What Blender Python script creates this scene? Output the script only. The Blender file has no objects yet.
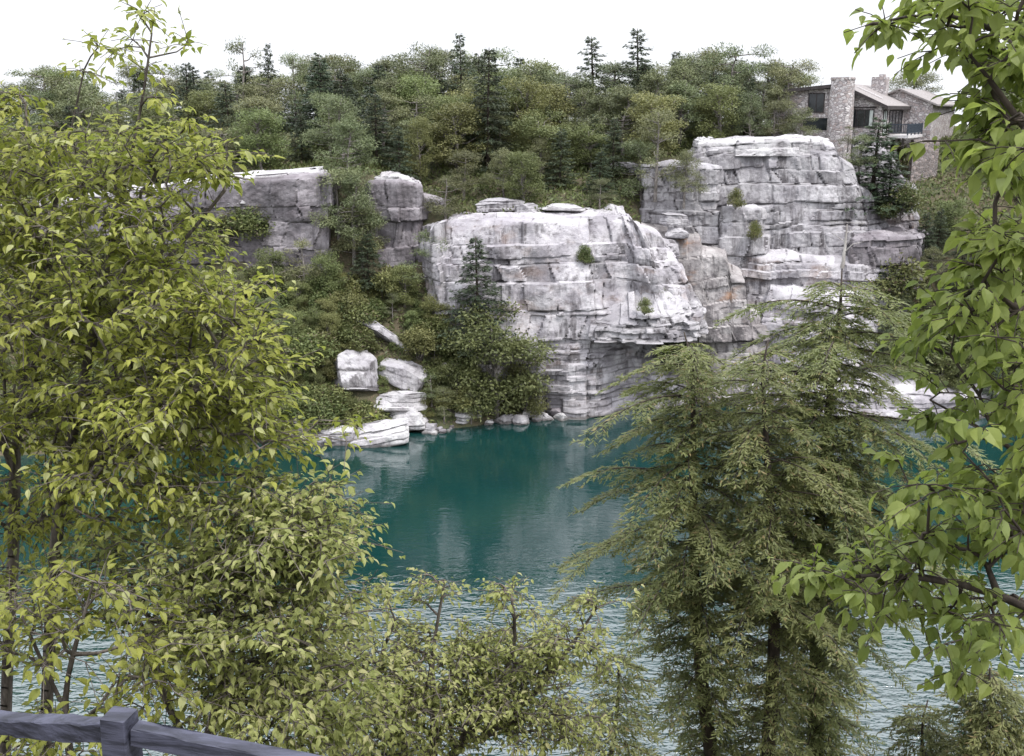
import bpy, math, random
import numpy as np
from mathutils import Vector

C = bpy.context.scene.collection
R = np.random.default_rng(7)
random.seed(7)

# ------------------------------------------------------------------ camera model
CAM_Z, PITCH, LENS = 24.0, math.radians(13.9), 38.0
FPX = 1024 * LENS / 36.0
CP, SP = math.cos(PITCH), math.sin(PITCH)


def at(px, py, Y):
    """world point seen at photo pixel (px, py) at forward distance Y"""
    dx, dy = (px - 512) / FPX, (378 - py) / FPX
    fy, fz = CP + dy * SP, -SP + dy * CP
    t = Y / fy
    return np.array([dx * t, Y, CAM_Z + fz * t])


def rad_at(npx, Y):
    return npx / FPX * Y


# ------------------------------------------------------------------ mesh helpers
def mk(name, V, F, mat, parent=None, attrs=None, smooth=False):
    V = np.asarray(V, np.float32).reshape(-1, 3)
    F = np.asarray(F, np.int32)
    n, k = F.shape
    me = bpy.data.meshes.new(name)
    me.vertices.add(len(V))
    me.vertices.foreach_set('co', V.ravel())
    me.loops.add(n * k)
    me.loops.foreach_set('vertex_index', F.ravel())
    me.polygons.add(n)
    me.polygons.foreach_set('loop_start', np.arange(0, n * k, k, dtype=np.int32))
    me.polygons.foreach_set('use_smooth', np.full(n, smooth, dtype=bool))
    if attrs:
        for a, vals in attrs.items():
            at_ = me.attributes.new(a, 'FLOAT', 'POINT')
            at_.data.foreach_set('value', np.asarray(vals, np.float32).ravel())
    me.update(calc_edges=True)
    me.validate()
    me.materials.append(mat)
    o = bpy.data.objects.new(name, me)
    C.objects.link(o)
    if parent is not None:
        o.parent = parent
    return o


def thing(name, label, cat, loc=(0, 0, 0), rz=0.0, group=None):
    o = bpy.data.objects.new(name, None)
    C.objects.link(o)
    o.empty_display_size = 0.2
    o.location = loc
    o.rotation_euler = (0, 0, rz)
    tag(o, label, cat, group)
    return o


def tag(o, label=None, cat=None, group=None, kind=None):
    if label: o['label'] = label
    if cat: o['category'] = cat
    if group: o['group'] = group
    if kind: o['kind'] = kind
    return o


def copy_thing(o, loc, rz, scale, label, group):
    c = o.copy()
    C.objects.link(c)
    c.location, c.rotation_euler, c.scale = loc, (0, 0, rz), scale
    c['label'] = label
    if group: c['group'] = group
    elif 'group' in c: del c['group']
    for ch in o.children:
        d = ch.copy()
        C.objects.link(d)
        d.parent = c
    return c


class MB:
    """collects quads"""
    def __init__(s): s.V, s.F, s.n = [], [], 0

    def add(s, V, F):
        V = np.asarray(V, float).reshape(-1, 3)
        s.V.append(V); s.F.append(np.asarray(F, int) + s.n); s.n += len(V)

    def box(s, o, ax, ay, az):
        """box from corner o along three edge vectors"""
        o, ax, ay, az = [np.asarray(q, float) for q in (o, ax, ay, az)]
        P = [o, o + ax, o + ax + ay, o + ay]
        P = P + [p + az for p in P]
        F = [(0, 3, 2, 1), (4, 5, 6, 7), (0, 1, 5, 4), (1, 2, 6, 5), (2, 3, 7, 6), (3, 0, 4, 7)]
        s.add(P, F)

    def quad(s, a, b, c, d): s.add([a, b, c, d], [(0, 1, 2, 3)])

    def tube(s, pts, rads, n=6, cap=True):
        pts = np.asarray(pts, float); rads = np.asarray(rads, float)
        m = len(pts)
        T = np.gradient(pts, axis=0)
        T /= np.linalg.norm(T, axis=1)[:, None] + 1e-9
        ref = np.array([0.31, 0.95, 0.05]) if abs(T[0][1]) < .8 else np.array([.95, .1, .2])
        A = np.cross(T, ref); A /= np.linalg.norm(A, axis=1)[:, None] + 1e-9
        B = np.cross(T, A)
        an = np.arange(n) / n * 2 * np.pi
        V = pts[:, None, :] + rads[:, None, None] * (A[:, None, :] * np.cos(an)[None, :, None] + B[:, None, :] * np.sin(an)[None, :, None])
        F = []
        for i in range(m - 1):
            for j in range(n):
                k = (j + 1) % n
                F.append((i * n + j, i * n + k, (i + 1) * n + k, (i + 1) * n + j))
        V = V.reshape(-1, 3)
        if cap:
            c = len(V)
            V = np.vstack([V, pts[-1] + T[-1] * rads[-1] * .3])
            for j in range(0, n, 2):
                F.append(((m - 1) * n + j, (m - 1) * n + (j + 1) % n, (m - 1) * n + (j + 2) % n, c))
        s.add(V, F)

    def build(s, name, mat, parent=None, smooth=False):
        return mk(name, np.vstack(s.V), np.vstack(s.F), mat, parent, smooth=smooth)


# ------------------------------------------------------------------ numpy noise
def _h(ix, iy, iz, seed):
    n = (ix.astype(np.int64) * 374761393 + iy.astype(np.int64) * 668265263 + iz.astype(np.int64) * 1274126177 + seed * 974634777) & 0xFFFFFFFF
    n = ((n ^ (n >> 13)) * 1274126177) & 0xFFFFFFFF
    n = (n ^ (n >> 16)) & 0xFFFFFFFF
    return n / 4294967295.0


def vnoise(x, y, z, seed=0):
    x, y, z = np.broadcast_arrays(np.asarray(x, float), np.asarray(y, float), np.asarray(z, float))
    ix, iy, iz = np.floor(x), np.floor(y), np.floor(z)
    fx, fy, fz = x - ix, y - iy, z - iz
    fx, fy, fz = [f * f * (3 - 2 * f) for f in (fx, fy, fz)]
    r = 0
    for a in (0, 1):
        for b in (0, 1):
            for c in (0, 1):
                w = (fx if a else 1 - fx) * (fy if b else 1 - fy) * (fz if c else 1 - fz)
                r = r + w * _h(ix + a, iy + b, iz + c, seed)
    return r * 2 - 1


def fbm(x, y, z, seed=0, oct=4):
    r, a, f = 0, .5, 1.0
    for i in range(oct):
        r = r + a * vnoise(np.asarray(x) * f, np.asarray(y) * f, np.asarray(z) * f, seed + i * 17)
        a *= .5; f *= 2.03
    return r


def sstep(a, b, x):
    t = np.clip((x - a) / (b - a), 0, 1)
    return t * t * (3 - 2 * t)


# ------------------------------------------------------------------ materials
def nodes(name):
    m = bpy.data.materials.new(name); m.use_nodes = True
    nt = m.node_tree; nt.nodes.clear()
    out = nt.nodes.new('ShaderNodeOutputMaterial')
    return m, nt, out


def N(nt, t, **kw):
    n = nt.nodes.new(t)
    for k, v in kw.items():
        if k.startswith('in_'):
            key = k[3:]
            key = int(key) if key.isdigit() else key.replace('_', ' ')
            n.inputs[key].default_value = v
        else:
            setattr(n, k, v)
    return n


def L(nt, a, b): nt.links.new(a, b)


def mixc(nt, fac, a, b, blend='MIX'):
    n = nt.nodes.new('ShaderNodeMix'); n.data_type = 'RGBA'; n.blend_type = blend
    for k, v in ((0, fac), (6, a), (7, b)):
        if hasattr(v, 'is_linked'): nt.links.new(v, n.inputs[k])
        else: n.inputs[k].default_value = v if k == 0 else (*v, 1) if len(v) == 3 else v
    return n.outputs[2]


def math_(nt, op, a, b=None, c=None, clamp=False):
    n = nt.nodes.new('ShaderNodeMath'); n.operation = op; n.use_clamp = clamp
    for k, v in enumerate((a, b, c)):
        if v is None: continue
        if hasattr(v, 'is_linked'): nt.links.new(v, n.inputs[k])
        else: n.inputs[k].default_value = v
    return n.outputs[0]


def ramp(nt, fac, lo, hi):
    n = nt.nodes.new('ShaderNodeMapRange'); n.interpolation_type = 'SMOOTHSTEP'
    n.inputs['From Min'].default_value = lo; n.inputs['From Max'].default_value = hi
    L(nt, fac, n.inputs['Value'])
    return n.outputs[0]


def noise(nt, vec, scale, detail=4, rough=.55, dist=0.0):
    n = N(nt, 'ShaderNodeTexNoise', in_Scale=scale, in_Detail=detail, in_Roughness=rough, in_Distortion=dist)
    if vec is not None: L(nt, vec, n.inputs['Vector'])
    return n.outputs['Fac']


def mapped(nt, vec, scale):
    m = N(nt, 'ShaderNodeMapping'); m.inputs['Scale'].default_value = scale
    L(nt, vec, m.inputs['Vector'])
    return m.outputs[0]


def m_rock(name, light=(.60, .585, .585), mid=(.40, .375, .39), dark=(.10, .09, .095), stain=.8, orange=0.0, thin=0.0):
    m, nt, out = nodes(name)
    geo = N(nt, 'ShaderNodeNewGeometry')
    P = geo.outputs['Position']
    b = N(nt, 'ShaderNodeBsdfPrincipled', in_Roughness=.9)
    b.inputs['Specular IOR Level'].default_value = .15
    col = mixc(nt, ramp(nt, noise(nt, P, .55, 5, .6), .35, .65), mid, light)
    # vertical water stains and lichen on the steep faces, washed off the flat tops
    sep = N(nt, 'ShaderNodeSeparateXYZ'); L(nt, geo.outputs['Normal'], sep.inputs[0])
    steep = ramp(nt, sep.outputs[2], .75, .25)
    st = ramp(nt, noise(nt, mapped(nt, P, (1.3, 1.3, .13)), 1.0, 7, .7), .44, .62)
    st2 = ramp(nt, noise(nt, mapped(nt, P, (.22, .22, .12)), 1.0, 4, .6), .38, .62)
    blot = ramp(nt, noise(nt, P, 1.7, 6, .7), .50, .66)
    f = math_(nt, 'ADD', math_(nt, 'MULTIPLY', st, math_(nt, 'MULTIPLY_ADD', st2, .7, .3)), math_(nt, 'MULTIPLY', blot, .4), clamp=True)
    f = math_(nt, 'MULTIPLY', math_(nt, 'MULTIPLY', f, steep), stain)
    col = mixc(nt, f, col, dark)
    if orange > 0:
        of = ramp(nt, noise(nt, mapped(nt, P, (.3, .3, .55)), 1.0, 5, .6), .52, .72)
        col = mixc(nt, math_(nt, 'MULTIPLY', of, math_(nt, 'MULTIPLY', steep, orange)), col, (.36, .20, .11))
    # thin bedding partings, picked out by dirt
    bn = noise(nt, mapped(nt, P, (.22, .22, 2.3)), 1.0, 5, .6)
    part = ramp(nt, math_(nt, 'ABSOLUTE', math_(nt, 'SUBTRACT', math_(nt, 'FRACT', math_(nt, 'MULTIPLY', bn, 7.0)), .5)), .06, .0)
    part = math_(nt, 'MULTIPLY', part, ramp(nt, noise(nt, P, .8, 3), .42, .62))
    col = mixc(nt, math_(nt, 'MULTIPLY', part, .75), col, (.075, .068, .07))
    fine = noise(nt, P, 9.0, 6, .75)
    col = mixc(nt, math_(nt, 'MULTIPLY', ramp(nt, fine, .52, .72), .5), col, (.17, .155, .155))
    ta = N(nt, 'ShaderNodeAttribute', attribute_name='tone')
    tv = N(nt, 'ShaderNodeMapRange'); tv.inputs['To Min'].default_value = .64; tv.inputs['To Max'].default_value = 1.0
    L(nt, ta.outputs['Fac'], tv.inputs['Value'])
    tc = N(nt, 'ShaderNodeCombineColor')
    for i in range(3): L(nt, tv.outputs[0], tc.inputs[i])
    col = mixc(nt, 1.0, col, tc.outputs[0], 'MULTIPLY')
    ca = N(nt, 'ShaderNodeAttribute', attribute_name='crack')
    col = mixc(nt, math_(nt, 'MULTIPLY', ca.outputs['Fac'], .95), col, (.045, .04, .04))
    # wet, algae-dark band at the waterline
    sp = N(nt, 'ShaderNodeSeparateXYZ'); L(nt, P, sp.inputs[0])
    wet = ramp(nt, math_(nt, 'ADD', sp.outputs[2], math_(nt, 'MULTIPLY', noise(nt, P, 1.5, 3), .35)), .50, .22)
    col = mixc(nt, math_(nt, 'MULTIPLY', wet, .75), col, (.055, .05, .045))
    L(nt, col, b.inputs['Base Color'])
    bp = N(nt, 'ShaderNodeBump', in_Strength=.7, in_Distance=.12)
    L(nt, noise(nt, P, 3.5, 8, .7), bp.inputs['Height'])
    L(nt, bp.outputs[0], b.inputs['Normal'])
    L(nt, b.outputs[0], out.inputs[0])
    return m


def m_leaf(name, c1, c2, c3=None, trans=.35, rough=.5, spec=.3, c3amt=.12, objvar=.25, clump=1.2):
    m, nt, out = nodes(name)
    geo = N(nt, 'ShaderNodeNewGeometry'); oi = N(nt, 'ShaderNodeObjectInfo')
    rnd = geo.outputs['Random Per Island']
    tc = N(nt, 'ShaderNodeTexCoord')
    f = math_(nt, 'ADD', math_(nt, 'MULTIPLY', rnd, .55), math_(nt, 'MULTIPLY', ramp(nt, noise(nt, tc.outputs['Object'], clump, 2), .35, .65), .45))
    col = mixc(nt, f, c1, c2)
    if c3:
        r2 = math_(nt, 'FRACT', math_(nt, 'MULTIPLY', rnd, 13.7))
        col = mixc(nt, math_(nt, 'MULTIPLY', math_(nt, 'LESS_THAN', r2, c3amt), .9), col, c3)
    hs = N(nt, 'ShaderNodeHueSaturation'); L(nt, col, hs.inputs['Color'])
    v = N(nt, 'ShaderNodeMapRange'); v.inputs['To Min'].default_value = 1 - objvar; v.inputs['To Max'].default_value = 1 + objvar
    L(nt, oi.outputs['Random'], v.inputs['Value']); L(nt, v.outputs[0], hs.inputs['Value'])
    h = N(nt, 'ShaderNodeMapRange'); h.inputs['To Min'].default_value = .5 - .03 * objvar / .25; h.inputs['To Max'].default_value = .5 + .025 * objvar / .25
    L(nt, math_(nt, 'FRACT', math_(nt, 'MULTIPLY', oi.outputs['Random'], 7.31)), h.inputs['Value']); L(nt, h.outputs[0], hs.inputs['Hue'])
    col = hs.outputs[0]
    b = N(nt, 'ShaderNodeBsdfPrincipled', in_Roughness=rough); b.inputs['Specular IOR Level'].default_value = spec
    L(nt, col, b.inputs['Base Color'])
    t = N(nt, 'ShaderNodeBsdfTranslucent')
    L(nt, mixc(nt, .5, col, (.28, .37, .06), 'MIX') if trans > .3 else col, t.inputs['Color'])
    mx = N(nt, 'ShaderNodeMixShader', in_0=trans)
    L(nt, b.outputs[0], mx.inputs[1]); L(nt, t.outputs[0], mx.inputs[2])
    L(nt, mx.outputs[0], out.inputs[0])
    return m


def m_simple(name, c1, c2, scale=3.0, rough=.85, stretch=(1, 1, 1), bump=.4, spec=.2, detail=5, dist=.03, lo=.35, hi=.65):
    m, nt, out = nodes(name)
    tc = N(nt, 'ShaderNodeTexCoord')
    v = mapped(nt, tc.outputs['Object'], stretch)
    nz = noise(nt, v, scale, detail, .65)
    b = N(nt, 'ShaderNodeBsdfPrincipled', in_Roughness=rough); b.inputs['Specular IOR Level'].default_value = spec
    L(nt, mixc(nt, ramp(nt, nz, lo, hi), c1, c2), b.inputs['Base Color'])
    if bump:
        bp = N(nt, 'ShaderNodeBump', in_Strength=bump, in_Distance=dist)
        L(nt, nz, bp.inputs['Height']); L(nt, bp.outputs[0], b.inputs['Normal'])
    L(nt, b.outputs[0], out.inputs[0])
    return m


def m_stonewall(name, sa=(.33, .29, .29), sb=(.68, .64, .63)):
    m, nt, out = nodes(name)
    tc = N(nt, 'ShaderNodeTexCoord')
    v = mapped(nt, tc.outputs['Object'], (1, 1, 1.5))
    vo = N(nt, 'ShaderNodeTexVoronoi', in_Scale=3.0); L(nt, v, vo.inputs['Vector'])
    ve = N(nt, 'ShaderNodeTexVoronoi', in_Scale=3.0, feature='DISTANCE_TO_EDGE'); L(nt, v, ve.inputs['Vector'])
    sc = N(nt, 'ShaderNodeSeparateColor'); L(nt, vo.outputs['Color'], sc.inputs[0])
    col = mixc(nt, sc.outputs[0], sa, sb)
    col = mixc(nt, math_(nt, 'MULTIPLY', math_(nt, 'GREATER_THAN', sc.outputs[1], .72), .8), col, (.36, .29, .27))
    col = mixc(nt, ramp(nt, noise(nt, tc.outputs['Object'], 8, 5), .4, .75), col, (.30, .28, .28))
    col = mixc(nt, ramp(nt, ve.outputs['Distance'], .07, .02), col, (.20, .18, .18))
    b = N(nt, 'ShaderNodeBsdfPrincipled', in_Roughness=.9)
    L(nt, col, b.inputs['Base Color'])
    bp = N(nt, 'ShaderNodeBump', in_Strength=.8, in_Distance=.05)
    L(nt, ramp(nt, ve.outputs['Distance'], .0, .12), bp.inputs['Height']); L(nt, bp.outputs[0], b.inputs['Normal'])
    L(nt, b.outputs[0], out.inputs[0])
    return m


def m_water():
    m, nt, out = nodes('lake_water')
    geo = N(nt, 'ShaderNodeNewGeometry'); P = geo.outputs['Position']
    b = N(nt, 'ShaderNodeBsdfPrincipled', in_Roughness=.04, in_IOR=2.4)
    deep = mixc(nt, ramp(nt, noise(nt, P, .06, 3), .35, .65), (.003, .025, .024), (.005, .032, .030))
    L(nt, deep, b.inputs['Base Color'])
    sep = N(nt, 'ShaderNodeSeparateXYZ'); L(nt, P, sep.inputs[0])
    # wind: open water is rippled, the lee under the far cliff is calm
    wind = ramp(nt, math_(nt, 'ADD', sep.outputs[1], math_(nt, 'MULTIPLY', noise(nt, mapped(nt, P, (.05, .11, 1)), 1.0, 4), 20.0)), 63.0, 47.0)
    amp = math_(nt, 'ADD', math_(nt, 'MULTIPLY', wind, .93), .07)
    n1 = noise(nt, mapped(nt, P, (1.0, 2.1, 1)), 1.0, 3, .5, .6)
    n2 = noise(nt, mapped(nt, P, (2.6, 4.6, 1)), 1.0, 2, .5, .3)
    hgt = math_(nt, 'ADD', math_(nt, 'MULTIPLY', n1, 1.0), math_(nt, 'MULTIPLY', n2, .30))
    hgt = math_(nt, 'MULTIPLY', hgt, amp)
    bp = N(nt, 'ShaderNodeBump', in_Strength=1.0, in_Distance=.20)
    L(nt, hgt, bp.inputs['Height']); L(nt, bp.outputs[0], b.inputs['Normal'])
    L(nt, b.outputs[0], out.inputs[0])
    return m


def m_ground():
    m, nt, out = nodes('forest_floor')
    geo = N(nt, 'ShaderNodeNewGeometry'); P = geo.outputs['Position']
    n = noise(nt, P, .5, 6, .65); n2 = noise(nt, P, 4.0, 6, .7)
    col = mixc(nt, ramp(nt, n, .4, .62), (.080, .068, .040), (.060, .072, .032))
    col = mixc(nt, ramp(nt, n2, .5, .7), col, (.16, .105, .075))
    b = N(nt, 'ShaderNodeBsdfPrincipled', in_Roughness=.95)
    L(nt, col, b.inputs['Base Color'])
    bp = N(nt, 'ShaderNodeBump', in_Strength=.8, in_Distance=.15); L(nt, n2, bp.inputs['Height']); L(nt, bp.outputs[0], b.inputs['Normal'])
    L(nt, b.outputs[0], out.inputs[0])
    return m


M = dict(
    rock=m_rock('quartzite', light=(.48, .465, .48), mid=(.31, .295, .315), stain=.9),
    rock_grey=m_rock('stained_quartzite', light=(.34, .315, .335), mid=(.18, .16, .175), stain=1.0),
    rock_face=m_rock('banded_quartzite', light=(.54, .52, .54), mid=(.335, .315, .34), stain=.9, orange=.25),
    rock_orange=m_rock('iron_stained_quartzite', stain=.85, light=(.46, .435, .43), mid=(.27, .245, .245), orange=.85),
    rock_white=m_rock('bleached_quartzite', light=(.58, .57, .575), mid=(.42, .40, .415), stain=.6),
    water=m_water(), ground=m_ground(), stone=m_stonewall('fieldstone_wall'),
    leaf=m_leaf('birch_leaf', (.155, .172, .032), (.35, .355, .080), (.36, .37, .17), c3amt=.12, trans=.45, objvar=.08),
    leaf_pale=m_leaf('pale_leaf', (.20, .225, .070), (.42, .435, .17), (.46, .44, .22), c3amt=.14, trans=.48, objvar=.05),
    leaf_big=m_leaf('broad_leaf', (.11, .155, .036), (.28, .325, .088), (.32, .38, .14), c3amt=.07, trans=.5, objvar=.02, clump=.9),
    hemlock=m_leaf('hemlock_needle', (.076, .092, .036), (.195, .205, .086), (.20, .155, .075), c3amt=.06, trans=.35, objvar=.10, clump=1.6),
    pine=m_leaf('pine_needle', (.085, .105, .050), (.185, .20, .095), None, trans=.15),
    conifer=m_leaf('conifer_needle', (.042, .064, .040), (.098, .120, .066), None, trans=.15),
    broad=m_leaf('far_leaf', (.100, .122, .046), (.205, .222, .088), None, trans=.3),
    shrub=m_leaf('shrub_leaf', (.075, .098, .036), (.165, .175, .062), (.12, .09, .06), c3amt=.06, trans=.25),
    bark=m_simple('grey_bark', (.05, .042, .036), (.15, .13, .115), 14, stretch=(1, 1, .25)),
    bark_pale=m_simple('pale_bark', (.16, .14, .12), (.34, .31, .28), 14, stretch=(1, 1, .3)),
    bark_dark=m_simple('dark_bark', (.03, .024, .02), (.075, .06, .05), 12, stretch=(1, 1, .3)),
    bark_far=m_simple('far_bark', (.10, .09, .08), (.26, .235, .22), 6, stretch=(1, 1, .3)),
    stone_shaded=m_stonewall('shaded_brown_stone', (.10, .08, .075), (.22, .18, .16)),  # darker copy of the wall stone, shade under the balcony put into its colour
    dead=m_simple('dead_wood', (.22, .20, .19), (.42, .40, .38), 14, stretch=(1, 1, .2)),
    fence=m_simple('weathered_rail', (.015, .016, .025), (.060, .062, .092), 9, rough=.6, stretch=(.35, 2.0, 5.0), bump=.8, spec=.35, lo=.36, hi=.62, dist=.006, detail=9),
    roof=m_simple('roof_shingle', (.17, .155, .15), (.29, .265, .26), 5, stretch=(1, 1, 3)),
    trim=m_simple('dark_trim', (.035, .03, .03), (.07, .06, .06), 6),
    trim_pale=m_simple('pale_trim', (.45, .43, .43), (.6, .58, .58), 6),
    glass=m_simple('window_glass', (.012, .015, .018), (.03, .035, .04), 1.2, rough=.06, bump=0, spec=.6),
    curtain=m_simple('curtain', (.36, .40, .38), (.55, .58, .55), 6, stretch=(6, 6, .2)),
    deck=m_simple('deck_rail', (.035, .045, .06), (.07, .085, .105), 6),
)
# ------------------------------------------------------------------ terrain
NEAR = [(-400, 30), (-60, 25), (-8, 22.5), (0, 22.3), (2.2, 21.72), (3.2, 21.2), (4.2, 20.4), (6.5, 18.1), (10, 14.3), (14, 10.8), (20, 4), (25, -1), (31, -6)]
COLS = [  # world x : lake bed, shore, talus, cliff foot, cliff edge, forest ...
    (-150, [(55, -6), (66, -.3), (76, 4), (88, 9), (92, 14), (104, 17), (120, 19.5), (140, 21)]),
    (-70, [(58, -6), (69, -.3), (77, 4), (88, 9), (92.3, 15), (102, 17.5), (116, 20), (138, 21.5)]),
    (-40, [(62, -6), (72.5, -.3), (79, 4.5), (88, 10), (91.8, 16.2), (101, 18), (115, 20.3), (136, 21.8)]),
    (-25, [(66, -6), (75.5, -.3), (81, 5), (89, 11), (91.8, 17.4), (100, 19), (114, 21), (135, 22.3)]),
    (-16, [(69, -6), (77.0, -.3), (82, 5), (89.5, 11.5), (92, 18.8), (100, 19.8), (114, 21.7), (135, 22.8)]),
    (-12, [(70, -6), (77.5, -.3), (82.5, 5), (90, 11.8), (92.4, 18.5), (99, 19.5), (114, 21.7), (135, 22.8)]),
    (-7.5, [(72, -6), (79.8, -.3), (83.5, 4), (89.5, 10.5), (92.6, 15.8), (99, 18.2), (113, 21.4), (135, 22.8)]),
    (-3, [(74, -6), (81, -.3), (83.3, 2.2), (86.8, 6), (90.5, 15.2), (97, 17.6), (112, 21.2), (135, 22.8)]),
    (2, [(78, -6), (84.6, -.6), (86.8, -.3), (88, 3), (90.5, 15.6), (97, 17.6), (112, 21.3), (135, 22.8)]),
    (8, [(78, -6), (86, -.6), (88.5, -.3), (89.5, 3), (91.2, 15.4), (97.5, 17.7), (112, 21.4), (135, 22.6)]),
    (12.5, [(80, -6), (87, -.6), (89.5, 0), (92, 5), (94.5, 13), (99.5, 19.6), (108, 21), (135, 22.4)]),
    (20, [(80, -6), (86.5, -.6), (90, 3), (93, 8), (96.6, 11.3), (98.6, 20.8), (108, 21.5), (135, 22.2)]),
    (27, [(79, -6), (85.5, -.5), (90, 4), (94, 9), (97, 11), (99.5, 20.6), (110, 21.6), (135, 22)]),
    (33, [(78, -6), (84.5, -.4), (89, 4), (94, 9), (98, 11.5), (103, 16.5), (109, 20.8), (135, 22)]),
    (40, [(77, -6), (83, -.4), (88, 4.5), (94, 10), (99, 13), (104, 17), (110, 20.5), (135, 22)]),
    (60, [(74, -6), (81, -.4), (87, 5), (94, 11), (100, 14), (106, 18), (114, 20.5), (135, 22)]),
    (150, [(70, -6), (80, -.4), (87, 5), (94, 11), (100, 14), (106, 18), (114, 20.5), (135, 22)]),
]
_cx = np.array([c[0] for c in COLS]); _cy = np.array([[p[0] for p in c[1]] for c in COLS]); _cz = np.array([[p[1] for p in c[1]] for c in COLS])
_nY = [p[0] for p in NEAR]; _nZ = [p[1] for p in NEAR]


def height(X, Y):
    X = np.atleast_1d(np.asarray(X, float)); Y = np.atleast_1d(np.asarray(Y, float))
    out = np.empty(np.broadcast(X, Y).shape); Xb, Yb = np.broadcast_arrays(X, Y)
    ux, inv = np.unique(Xb.ravel(), return_inverse=True)
    yr, orr = Yb.ravel(), out.ravel()
    for i, x in enumerate(ux):
        ys = [np.interp(x, _cx, _cy[:, k]) for k in range(8)]
        zs = [np.interp(x, _cx, _cz[:, k]) for k in range(8)]
        sel = inv == i
        orr[sel] = np.interp(yr[sel], _nY + ys + [230, 900], _nZ + zs + [15, 10])
    out = orr.reshape(out.shape)
    far = sstep(28, 60, Yb)
    out = out + fbm(Xb * .22, Yb * .22, 0, 3, 4) * (.25 + .55 * far) * sstep(.8, 3.5, np.abs(Yb)) * sstep(-2, 2.5, out)
    return out


def hz(x, y): return float(height(x, y)[0])


xs = np.concatenate([np.arange(-400, -72, 16), np.arange(-72, 62, .7), np.arange(62, 400, 16)])
ys = np.concatenate([np.arange(-200, -10, 12), np.arange(-10, 34, .45), np.arange(34, 66, 3), np.arange(66, 116, .6), np.arange(116, 150, 1.5), np.arange(150, 900, 25)])
GX, GY = np.meshgrid(xs, ys, indexing='xy')
GZ = height(GX, GY)
nx, ny = len(xs), len(ys)
idx = np.arange(nx * ny).reshape(ny, nx)
F = np.stack([idx[:-1, :-1], idx[:-1, 1:], idx[1:, 1:], idx[1:, :-1]], -1).reshape(-1, 4)
g = mk('ground', np.stack([GX, GY, GZ], -1), F, M['ground'], smooth=True)
tag(g, kind='structure')

w = mk('lake_water', [(-400, 18, 0), (400, 18, 0), (400, 120, 0), (-400, 120, 0)], [(0, 1, 2, 3)], M['water'])
tag(w, kind='structure')


# ------------------------------------------------------------------ cliffs
def blocky(s, z, seed, facing=1.0, lay=(.5, 1.5), jw=(1.6, 6.0), aL=.22, aB=.16, tilt=0.0, warp=.8, cw=.075, recede=None):
    rg = np.random.default_rng(seed)
    zz = z + warp * fbm(s * .11, z * .10, 0, seed, 4) + tilt * s
    ss = s + 1.1 * fbm(s * .22, z * .30, 3, seed + 5, 4)
    lo, hi = zz.min() - 2, zz.max() + 2
    b = [lo]
    while b[-1] < hi: b.append(b[-1] + rg.uniform(*lay) * (1 if rg.random() > .25 else .4))
    b = np.array(b)
    k = np.clip(np.searchsorted(b, zz) - 1, 0, len(b) - 2)
    dist = np.minimum(zz - b[k], b[k + 1] - zz)
    offL = rg.uniform(-aL, aL, len(b))
    strL = np.where(rg.random(len(b)) > .5, 1.0, .35)
    near_b = np.where(zz - b[k] < b[k + 1] - zz, k, k + 1)
    crL = np.exp(-(dist / cw) ** 2) * strL[np.clip(near_b, 0, len(b) - 1)]
    # a bedding crack opens and closes along its length
    crL = crL * sstep(-.25, .25, fbm(s * .3, near_b * 7.3, 0, seed + 9, 3))
    offB = np.zeros_like(s); crJ = np.zeros_like(s); tone = np.zeros_like(s)
    for q in range(len(b) - 1):
        sel = k == q
        if not sel.any(): continue
        x = ss[sel] + rg.uniform(-.5, .5) * (zz[sel] - b[q])
        j = [x.min() - rg.uniform(0, 3)]
        while j[-1] < x.max() + 1: j.append(j[-1] + rg.uniform(*jw) * (1 if rg.random() > .3 else .3))
        j = np.array(j)
        m_ = np.clip(np.searchsorted(j, x) - 1, 0, len(j) - 2)
        d = np.minimum(x - j[m_], j[m_ + 1] - x)
        offB[sel] = rg.uniform(-aB, aB, len(j))[m_]
        tone[sel] = rg.random(len(j))[m_]
        jn = np.where(x - j[m_] < j[m_ + 1] - x, m_, m_ + 1)
        crJ[sel] = np.exp(-(d / (cw * .8)) ** 2) * (rg.random(len(j) + 1) ** 1.3)[jn]
    # through-going vertical fissures
    v = [s.min() - rg.uniform(0, 4)]
    while v[-1] < s.max() + 1: v.append(v[-1] + rg.uniform(3, 9))
    v = np.array(v)
    m_ = np.clip(np.searchsorted(v, ss) - 1, 0, len(v) - 2)
    d = np.minimum(ss - v[m_], v[m_ + 1] - ss)
    crV = np.exp(-(d / cw) ** 2) * sstep(-.05, .3, fbm(m_ * 3.1, z * .25, 1, seed + 2, 2))
    offV = rg.uniform(-.3, .3, len(v))[m_]
    ragged = .55 + .9 * vnoise(s * 2.2, z * 2.2, 5, seed + 77)
    crack = np.clip(np.maximum(np.maximum(crL, crJ), crV) * ragged, 0, 1)
    d = offL[k] + offB + offV - .25 * crack
    if recede is not None:      # the face steps back bed by bed
        wgt = sstep(-.30, .25, fbm(s * .22, k * 3.7, 0, seed + 55, 3))
        zq = z + ((b[k] - zz) * .85 + .3) * wgt
        d = d - recede(zq) * facing
    return d, crack, tone


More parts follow.
